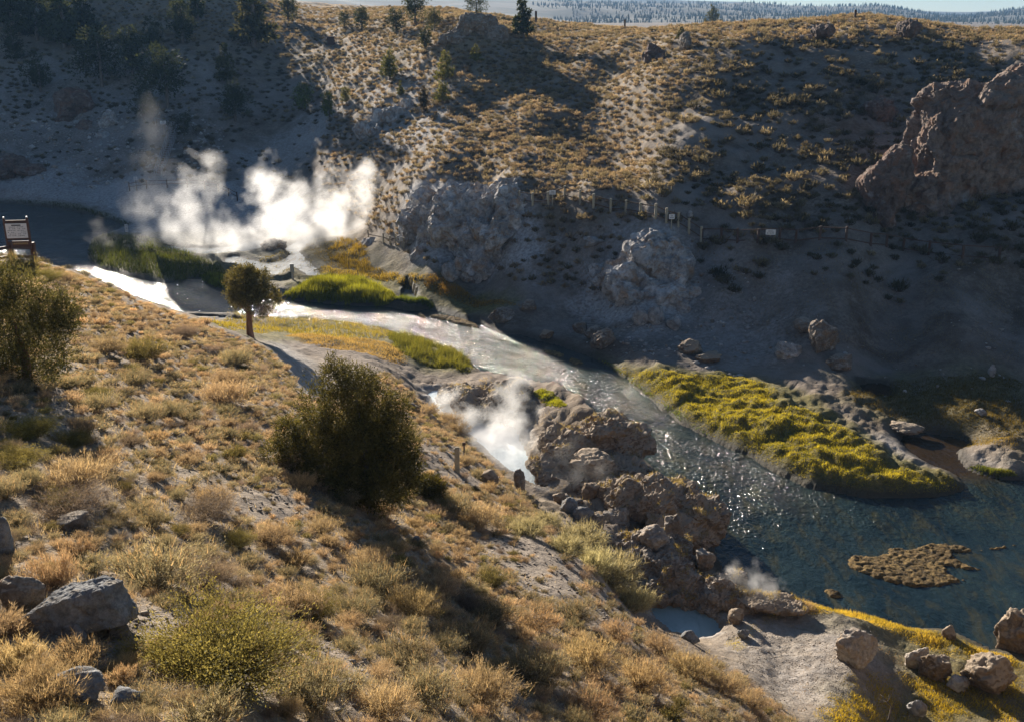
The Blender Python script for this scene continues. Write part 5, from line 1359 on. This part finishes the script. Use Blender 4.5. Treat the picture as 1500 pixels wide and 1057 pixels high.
def sign(name, px, py, w, h, post_h, label, mat='sign_white', lines=4, posts=1, post_mat='wood_pale', dy=-.12, group=None, base=None):
    p = hit(px, py) if base is None else base
    root = empty(name, (p[0], p[1] + dy, p[2])); tag(root, label, 'sign', group)
    ang = math.atan2(-p[0], p[1])
    root.rotation_euler.z = -math.atan2(p[0], p[1]) * .6
    xs = [0] if posts == 1 else [-w * .42, w * .42]
    for xq in xs:
        bm = bmesh.new(); box(bm, (xq, .05, post_h / 2 - .1), (.09, .07, post_h + .2)); bm_obj('post', bm, post_mat, root, .008)
    bm = bmesh.new(); box(bm, (0, 0, post_h - h / 2), (w, .03, h)); bm_obj('panel', bm, mat, root, .004)
    bm = bmesh.new()
    for i in range(lines):
        wl = w * (.75 if i else .5) * random.uniform(.75, 1); z = post_h - h * (i + 1) / (lines + 1)
        n_ = 5; 
        for j in range(n_):
            box(bm, (-wl / 2 + wl * (j + .5) / n_, -.018, z), (wl / n_ * random.uniform(.5, .85), .004, h / (lines + 1) * .4))
    bm_obj('lettering', bm, 'ink', root)
    return root
sign('warning_sign', 809, 303, .6, .4, 1.35, 'small white sign on the upper left part of the pale post fence', group='small white signs across the river')
sign('warning_sign', 983, 334, .5, .42, 1.2, 'small white sign with a dark mark near the middle of the pale post fence', group='small white signs across the river', lines=2)
sign('warning_sign', 1127, 357, .82, .45, 1.0, 'white sign on the dark rail fence along the far path', group='small white signs across the river')
sign('warning_sign', 589, 365, .55, .45, 1.1, 'small grey-white sign beside the low posts under the pale cliff', group='small white signs across the river')
sign('warning_sign', 241, 196, .9, .55, 2.0, 'white sign at the top of the metal stairs on the shaded hill', group='small white signs across the river')
sign('warning_sign', 201, 281, .5, .5, 2.0, 'pale sign on a thin post beside the upstream flat', group='small white signs across the river', post_mat='wood_dark')
sign('warning_sign', 187, 345, .35, .9, 1.3, 'narrow pale marker board in the shallows by the sedge island', group='small white signs across the river', post_mat='wood_pale')

# information board by the near fence
p = hit(33, 388)
k = np.linalg.norm(p - CAM) / F_PX
root = empty('information_board', tuple(p), R(8)); root.scale = (.86, .86, .86); tag(root, 'brown framed information board with a white panel at the left edge of the slope', 'sign')
for xq in (-.62, .62):
    bm = bmesh.new(); box(bm, (xq, 0, 1.25), (.12, .12, 2.9)); bm_obj('post', bm, 'wood_red', root, .012)
    bm = bmesh.new(); box(bm, (xq, 0, 2.74), (.09, .09, .08)); bm_obj('post_cap', bm, 'sign_white', root, .01)
bm = bmesh.new(); box(bm, (0, -.075, 1.98), (1.14, .03, .84)); bm_obj('panel', bm, 'sign_white', root, .004)
bm = bmesh.new(); box(bm, (0, .0, 2.5), (1.12, .08, .16)); box(bm, (0, .0, 1.5), (1.12, .08, .1)); box(bm, (0, .01, 2.0), (1.12, .04, .9)); bm_obj('frame', bm, 'wood_dark', root)
bm = bmesh.new(); box(bm, (0, -.03, 1.22), (1.12, .05, .34)); bm_obj('name_plank', bm, 'wood_red', root, .006)
bm = bmesh.new()
for i in range(9): box(bm, (-.46 + i * .115, -.06, 1.24), (.07, .006, .1))
bm_obj('plank_lettering', bm, 'ink_gold', root)
bm = bmesh.new()
for i in range(7):
    box(bm, (random.uniform(-.02, .02), -.094, 2.3), (.5, .004, .07)) if i == 0 else None
    if i:
        for sgn in (-1, 1):
            for j in range(5):
                if random.random() < .8: box(bm, (sgn * .27 - .18 + j * .09, -.094, 2.3 - i * .1), (.065 * random.uniform(.5, 1.1), .004, .03))
bm_obj('lettering', bm, 'ink', root)
# the near fence beside it
Wf = [hit(-60, 398), hit(-10, 398), hit(20, 392), hit(53, 392)]
o0 = Wf[1]
root = empty('post_and_rail_fence', tuple(o0)); tag(root, 'reddish brown timber fence in front of the information board', 'fence')
for p in Wf:
    bm = bmesh.new(); box(bm, tuple(p - o0 + np.array([0, 0, .55])), (.2, .2, 1.4)); bm_obj('post', bm, 'wood_red', root, .02)
for f in (.55, 1.0):
    bm = bmesh.new()
    for a, b in zip(Wf[:-1], Wf[1:]): bar(bm, a - o0 + np.array([0, -.12, f]), b - o0 + np.array([0, -.12, f]), .06, .14)
    bm_obj('rail', bm, 'wood_red', root)

# metal staircase down the shaded hill
a, b = hit(257, 190), hit(232, 262)
o0 = b; root = empty('metal_staircase', tuple(o0)); tag(root, 'steep galvanised metal staircase with handrails on the shaded hill', 'staircase')
dv = a - b; sdv = np.array([dv[1], -dv[0], 0]); sdv /= np.linalg.norm(sdv)
for sgn in (-1, 1):
    off = sdv * .5 * sgn
    bm = bmesh.new(); bar(bm, off, dv + off, .06, .2); bm_obj('stringer', bm, 'metal', root)
    bm = bmesh.new(); bar(bm, off + [0, 0, 1.05], dv + off + [0, 0, 1.05], .07, .07); bar(bm, off + [0, 0, .55], dv + off + [0, 0, .55], .05, .05)
    for i in range(11): bar(bm, off + dv * i / 10, off + dv * i / 10 + [0, 0, 1.05], .06, .06)
    bm_obj('handrail', bm, 'metal', root)
for i in range(22):
    bm = bmesh.new(); c_ = dv * (i + .5) / 22; bar(bm, c_ - sdv * .48, c_ + sdv * .48, .25, .04); bm_obj('step', bm, 'metal', root)
bm = bmesh.new(); w2 = hit(228, 186) - o0
bar(bm, dv + [0, 0, 1.0], w2 + [0, 0, 1.2], .06, .06); bar(bm, w2 + [0, 0, -.2], w2 + [0, 0, 1.2], .08, .08); bm_obj('top_rail', bm, 'metal', root)

# stakes, posts and a bin
def stake(name, px, py, hpx, wpx, mat, label, cap=None):
    p = hit(px, py); k = np.linalg.norm(p - CAM) / F_PX; H = hpx * k * 1.05; w_ = wpx * k
    root = empty(name, tuple(p)); tag(root, label, 'post')
    bm = bmesh.new(); box(bm, (0, 0, H / 2 - .1), (w_, w_ * .6, H + .2)); bm_obj('shaft', bm, mat, root, w_ * .06)
    bm = bmesh.new()
    if cap: box(bm, (0, -.02, H - cap[1] / 2), (cap[0], w_ * .9, cap[1])); bm_obj('plate', bm, cap[2], root, .005)
    else: box(bm, (0, 0, H + w_ * .12), (w_ * .8, w_ * .5, w_ * .25)); bm_obj('post_top', bm, mat, root, w_ * .04)
stake('wooden_stake', 670, 692, 36, 7, 'wood_pale', 'short weathered wooden stake on the slope above the steaming pool')
stake('metal_rod', 680, 668, 20, 2, 'wood_dark', 'thin dark rod beside the weathered wooden stake', (.16, .14, 'wood_dark'))
stake('gauge_post', 429, 410, 22, 3, 'metal', 'grey instrument post at the rill beside the tall reeds', (.36, .8, 'metal'))
stake('fence_post', 785, 33, 13, 3, 'wood_dark', 'dark post on the skyline right of the conical pine')
stake('fence_post', 915, 42, 11, 2.4, 'wood_dark', 'dark post on the lit plateau between the conical and lone pines')
stake('fence_post', 1252, 29, 11, 3, 'wood_dark', 'dark post on the plateau rim right of the reddish rock')
p = hit(485, 66); k = np.linalg.norm(p - CAM) / F_PX
root = empty('litter_bin', tuple(p)); tag(root, 'small brown box-shaped bin on the plateau above the draw', 'bin')
bm = bmesh.new(); box(bm, (0, 0, 5 * k), (9 * k, 8 * k, 10 * k)); bm_obj('body', bm, 'wood_dark', root, .03)
bm = bmesh.new(); box(bm, (0, 0, 10.6 * k), (10 * k, 9 * k, 1.2 * k)); bm_obj('lid', bm, 'wood_red', root, .03)

# dead twigs
def snag(px, py, hpx, label, seed):
    p = hit(px, py); k = np.linalg.norm(p - CAM) / F_PX; H = hpx * k; r_ = np.random.default_rng(seed)
    V = np.zeros((0, 3)); Fc = []
    def grow(p0, d, L, r, lev):
        nonlocal V, Fc
        pts = [p0]; 
        for i in range(3):
            d = d + r_.normal(size=3) * .2; d /= np.linalg.norm(d); pts.append(pts[-1] + d * L / 3)
        v, f = tube(pts, [r, r * .8, r * .6, r * .35], 5); o_ = len(V); V = np.concatenate([V, v]); Fc += [[i + o_ for i in q] for q in f]
        if lev:
            for _ in range(3): grow(pts[int(r_.integers(1, 4))], d + r_.normal(size=3) * .6, L * .6, r * .55, lev - 1)
    grow(np.array([0, 0, -.05]), np.array([.1, 0, 1.0]), H * .6, H * .025, 2)
    o = link('dead_branch', py_mesh('dead_branch', V, Fc), M['bark_grey'], loc=tuple(p)); tag(o, label, 'dead branch')
snag(570, 590, 44, 'bare grey dead branch sticking up right behind the big juniper', 3)
snag(1300, 1060, 56, 'forked grey dead branch standing in the yellow moss at the bottom', 5)
snag(1412, 1008, 50, 'thin bare twig rising in front of the dark angular boulder', 6)

# ------------------------------------------------------------------ far hills and forest
def ridge(name, Y, sky_px, depth, wl, amp, seed, rows=26, x_px=(-150, 1700)):
    px = np.linspace(x_px[0], x_px[1], 420)
    py = np.interp(px, [a for a, _ in sky_px], [b for _, b in sky_px])
    V = []
    for j in range(rows):
        t_ = j / (rows - 1)
        for a, b in zip(px, py):
            top = at_depth(a, b, Y)
            yy_ = Y - depth * (1 - t_)
            V.append((top[0] * yy_ / Y, yy_, 18 + (top[2] - 18) * (t_ ** 1.25)))
    for a, b in zip(px, py):
        top = at_depth(a, b, Y); V.append((top[0] * 1.15, Y * 1.15, 10))
    V = np.array(V); tt = np.concatenate([np.repeat(np.linspace(0, 1, rows), len(px)), np.zeros(len(px))])
    V[:, 2] += amp * (pn2(V[:, 0] / wl, V[:, 1] / wl, seed) + .5 * pn2(V[:, 0] / wl * 2.3, V[:, 1] / wl * 2.3, seed + 1)) * np.sin(np.pi * np.clip(tt, 0, .9)) 
    ii = np.arange(len(V)).reshape(rows + 1, len(px))
    q = np.stack([ii[:-1, :-1], ii[:-1, 1:], ii[1:, 1:], ii[1:, :-1]], -1).reshape(-1, 4)
    T = NT(name + ' scrub'); pos = T.n('NewGeometry').outputs['Position']; nz = T.noise(pos, .02, 6, .6)
    mt = T.surf(T.bsdf(Base_Color=T.mix(T.ramp(nz, [(.4, 0), (.6, 1)]), (.035, .042, .024), (.10, .088, .06)), Roughness=1.0))
    o = link(name, np_mesh(name, V, q, smooth=True), mt); tag(o, kind='structure')
    return V.reshape(rows + 1, len(px), 3)[:rows]
H1 = ridge('hills', 2000, [(-150,-60),(300,-40),(560,-8),(700,-4),(850,4),(1000,5),(1100,6),(1150,10),(1220,11),(1290,9),(1330,15),(1370,22),(1420,23),(1460,17),(1500,11),(1700,-14)], 1100, 260, 9, 3)
H2 = ridge('hills', 3000, [(-150,-60),(500,-24),(900,-10),(1000,0),(1090,3),(1150,9),(1200,13),(1320,17),(1420,18),(1700,10)], 800, 400, 12, 5)
rf = np.random.default_rng(9); n_ = 7000
jr = rf.uniform(.05, 1, n_) ** .8 * (H1.shape[0] - 1.01); jc = rf.uniform(150, H1.shape[1] - 1.01, n_)
a0, c0 = jr.astype(int), jc.astype(int); fr, fc = jr - a0, jc - c0
base = (H1[a0, c0] * ((1 - fr) * (1 - fc))[:, None] + H1[a0 + 1, c0] * (fr * (1 - fc))[:, None] + H1[a0, c0 + 1] * ((1 - fr) * fc)[:, None] + H1[a0 + 1, c0 + 1] * (fr * fc)[:, None])
pxb = project(base[:, 0], base[:, 1], base[:, 2])[0]
keep = (pxb > 800 + 60 * pn2(base[:, 1] / 200, base[:, 0] / 200, 3)) & (pn2(base[:, 0] / 90, base[:, 1] / 90, 4) > -.45)
base = base[keep]; n_ = len(base)
Ht = rf.uniform(3, 7, n_); seg = 6
Vt = []
for tier, (z0, z1, w_) in enumerate([(.1, .6, .22), (.4, 1.0, .15)]):
    for kk in range(seg):
        t_ = 6.283 * kk / seg
        Vt.append(np.stack([np.cos(t_) * w_ * Ht * rf.uniform(.7, 1.2, n_), np.sin(t_) * w_ * Ht * rf.uniform(.7, 1.2, n_), Ht * (z0 + rf.uniform(-.05, .05, n_))], 1))
    Vt.append(np.stack([np.zeros(n_), np.zeros(n_), Ht * z1], 1))
Vt = np.stack(Vt, 1) + base[:, None]
fl = []
for tier in range(2):
    o_ = tier * (seg + 1)
    for kk in range(seg): fl.append([o_ + kk, o_ + (kk + 1) % seg, o_ + seg])
Fa = (np.array(fl)[None] + (np.arange(n_) * 2 * (seg + 1))[:, None, None]).reshape(-1, 3)
o = link('forest', np_mesh('forest', Vt.reshape(-1, 3), Fa), plain_material('far conifers', (.035, .045, .02), .9, 0, .05)); tag(o, 'distant conifer forest on the blue hills', 'forest', kind='stuff')

# ------------------------------------------------------------------ steam
def steam(label, lobes, dens, nscale, seed, aniso=.55, thr=.48, step=.6, streak=(1, 1, 1), hardness=.36):
    """a real cloud of droplets: lobes in metres give its body, noise gives its curls"""
    W = [(at_depth(px, py, Y), r * 1.35) for px, py, Y, r in lobes]
    base = W[0][0]
    T = NT('steam'); pos = T.n('TexCoord').outputs['Object']
    mp = T.n('Mapping', Vector=pos); mp.inputs['Scale'].default_value = streak; mp.inputs['Location'].default_value = (seed * 3.1, seed * 1.7, 0)
    warp = T.n('TexNoise', Scale=nscale * .6, Vector=mp.outputs[0], Detail=2.0)
    wv = T.n('VectorMath', _operation='SCALE'); T.set(wv.inputs[0], warp.outputs[1]); wv.inputs['Scale'].default_value = 2.4 / max(nscale * 2, .3) * .5
    wp = T.n('VectorMath', _operation='ADD'); T.set(wp.inputs[0], pos); T.set(wp.inputs[1], wv.outputs[0])
    wm = T.n('VectorMath', _operation='SUBTRACT'); T.set(wm.inputs[0], wp.outputs[0]); c_ = 2.4 / max(nscale * 2, .3) * .25; wm.inputs[1].default_value = (c_, c_, c_)
    acc = None
    for p_, r in W:
        d = T.n('VectorMath', _operation='DISTANCE'); T.set(d.inputs[0], wm.outputs[0]); d.inputs[1].default_value = tuple(p_ - base)
        f = T.math('SUBTRACT', 1.0, T.math('DIVIDE', d.outputs['Value'], float(r)), True)
        acc = f if acc is None else T.math('MAXIMUM', acc, f)
    nz = T.noise(mp.outputs[0], nscale, 6, .6)
    body = T.math('ADD', T.math('MULTIPLY', acc, 1.0), T.math('SUBTRACT', T.math('MULTIPLY', nz, 2.7), thr + 1.27))
    den = T.math('MULTIPLY', T.ramp(body, [(0, 0), (hardness * 2.2, 1)]), dens)
    v = T.n('VolumePrincipled'); T.set(v.inputs['Density'], den)
    v.inputs['Color'].default_value = (.97, .97, .97, 1); v.inputs['Anisotropy'].default_value = aniso
    T.t.links.new(v.outputs[0], T.out.inputs['Volume'])
    T.m.cycles.volume_step_rate = step
    # closed hull round the lobes
    D, Fc = ICO[2]; Vs, Fs, off = [], [], 0
    for p_, r in W:
        Vs.append(D * r * 1.12 + (p_ - base)); Fs.append(Fc + off); off += len(D)
    o = link('tmp', np_mesh('tmp', np.concatenate(Vs), np.concatenate(Fs)))
    md = o.modifiers.new('r', 'REMESH'); md.mode = 'VOXEL'; md.voxel_size = max(.15, min(r for _, r in W) * .2)
    me = bpy.data.meshes.new_from_object(o.evaluated_get(bpy.context.evaluated_depsgraph_get()))
    bpy.data.objects.remove(o)
    me.name = 'steam_plume'
    o = link('steam_plume', me, T.m, loc=tuple(base)); tag(o, label, 'steam', 'steam rising from the hot springs')
    return o
steam('widest bright white steam bank drifting right from the hot rills', [(440,345,113,5.0),(400,345,113,4.5),(475,325,114,4.5),(420,310,114,4.2),(390,275,115,3.2),(460,300,115,4.2),(500,295,115,4.0),(525,272,116,3.0),(500,325,115,3.2),(360,350,112,3.2),(535,255,116,1.8)], .28, .32, 1)
steam('tall twisted steam column left of the widest steam bank', [(335,365,110,4.0),(300,340,110,4.0),(285,310,110,3.6),(295,270,110,3.0),(302,240,110,2.2),(320,350,110,3.5),(270,290,110,2.6),(260,330,110,2.2)], .15, .36, 2)
steam('thin brownish steam wisp drifting up at the left of the white column', [(220,275,118,4.0),(215,240,118,3.2),(225,200,118,3.0),(215,170,118,2.2),(240,250,118,3.0),(205,230,118,2.2)], .011, .34, 3, thr=.5)
steam('faint low steam veil over the rills below the tall column', [(225,340,112,3.2),(215,310,112,3.0),(240,310,112,3.0),(150,350,112,2.4)], .05, .35, 4)
steam('white steam plume rising from the milky pool beside the brown mound', [(745,690,50.5,2.0),(730,655,52,2.2),(745,620,52,1.9),(752,585,52.5,1.5),(755,560,53,1.0),(700,640,54,1.8),(675,610,56,1.4),(765,660,51,1.2),(780,705,49,1.2),(655,590,57,1.2),(690,615,55,1.3)], .6, .8, 5, step=.5)
steam('small grey steam wisp in front of the brown mound', [(850,685,47.5,1.2),(830,665,48,1.0),(880,690,47,1.0)], .12, .9, 6, thr=.5)
steam('small low steam puff at the river edge by the jagged tan rock', [(1075,850,38,.8),(1100,858,37.5,.8),(1130,868,37,.7),(1065,835,38.6,.5),(1110,845,38,.7)], .9, 1.3, 7, thr=.46)
steam('faint mist hanging over the small teal pool', [(1010,905,37.5,1.0),(1030,920,37,.9),(985,895,38,.7)], .8, 1.0, 8)
steam('tiny wisp of steam over the river beyond the milky pool', [(785,522,76,1.2),(775,530,75,1.0),(800,518,77,.8)], .18, .9, 9)

# ------------------------------------------------------------------ air
T = NT('haze air'); v = T.n('VolumePrincipled'); v.inputs['Density'].default_value = .00013; v.inputs['Color'].default_value = (.3, .58, 1, 1); v.inputs['Anisotropy'].default_value = .08
T.t.links.new(v.outputs[0], T.out.inputs['Volume'])
bm = bmesh.new(); box(bm, (0, 1750, 90), (6600, 3700, 188)); hz = bm_obj('haze', bm, 'ground')
hz.data.materials.clear(); hz.data.materials.append(T.m); tag(hz, kind='stuff'); hz['label'] = 'thin blue haze filling the valley air'; hz['category'] = 'haze'

# ------------------------------------------------------------------ light, camera
w = bpy.data.worlds.new('World'); sc.world = w; w.use_nodes = True
nt = w.node_tree; bg = nt.nodes['Background']
sky = nt.nodes.new('ShaderNodeTexSky'); sky.sky_type = 'NISHITA'; sky.sun_disc = False
sky.sun_elevation = SUN_EL; sky.sun_rotation = SUN_AZ % (2 * math.pi); sky.altitude = 2000; sky.air_density = 1.0; sky.dust_density = .4; sky.ozone_density = 2.2
nt.links.new(sky.outputs[0], bg.inputs[0]); bg.inputs[1].default_value = .04
sd_ = Vector((math.sin(SUN_AZ) * math.cos(SUN_EL), math.cos(SUN_AZ) * math.cos(SUN_EL), math.sin(SUN_EL)))
L = bpy.data.lights.new('sun', 'SUN'); L.energy = 5.0; L.angle = R(.6); L.color = (1.0, .9, .77)
so = bpy.data.objects.new('sun', L); COL.objects.link(so); so.rotation_euler = sd_.to_track_quat('Z', 'Y').to_euler(); so.location = (0, 0, 60)
cam = bpy.data.cameras.new('camera'); co_ = bpy.data.objects.new('camera', cam); COL.objects.link(co_)
co_.location = (0, 0, 25); co_.rotation_euler = (math.pi / 2 - PITCH, 0, 0)
cam.sensor_width = 36; cam.lens = 36 * F_PX / 1500; cam.clip_end = 9000; cam.clip_start = .2
sc.camera = co_
sc.view_settings.view_transform = 'Standard'; sc.view_settings.look = 'None'; sc.view_settings.exposure = 1.25; sc.view_settings.gamma = 1
sc.render.engine = 'CYCLES'
cy = sc.cycles
cy.use_denoising = True
cy.max_bounces = 6; cy.diffuse_bounces = 3; cy.glossy_bounces = 2; cy.transmission_bounces = 3; cy.volume_bounces = 4; cy.transparent_max_bounces = 6
cy.volume_step_rate = 1.0; cy.volume_max_steps = 256
cy.sample_clamp_indirect = 6.0; cy.caustics_reflective = False; cy.caustics_refractive = False
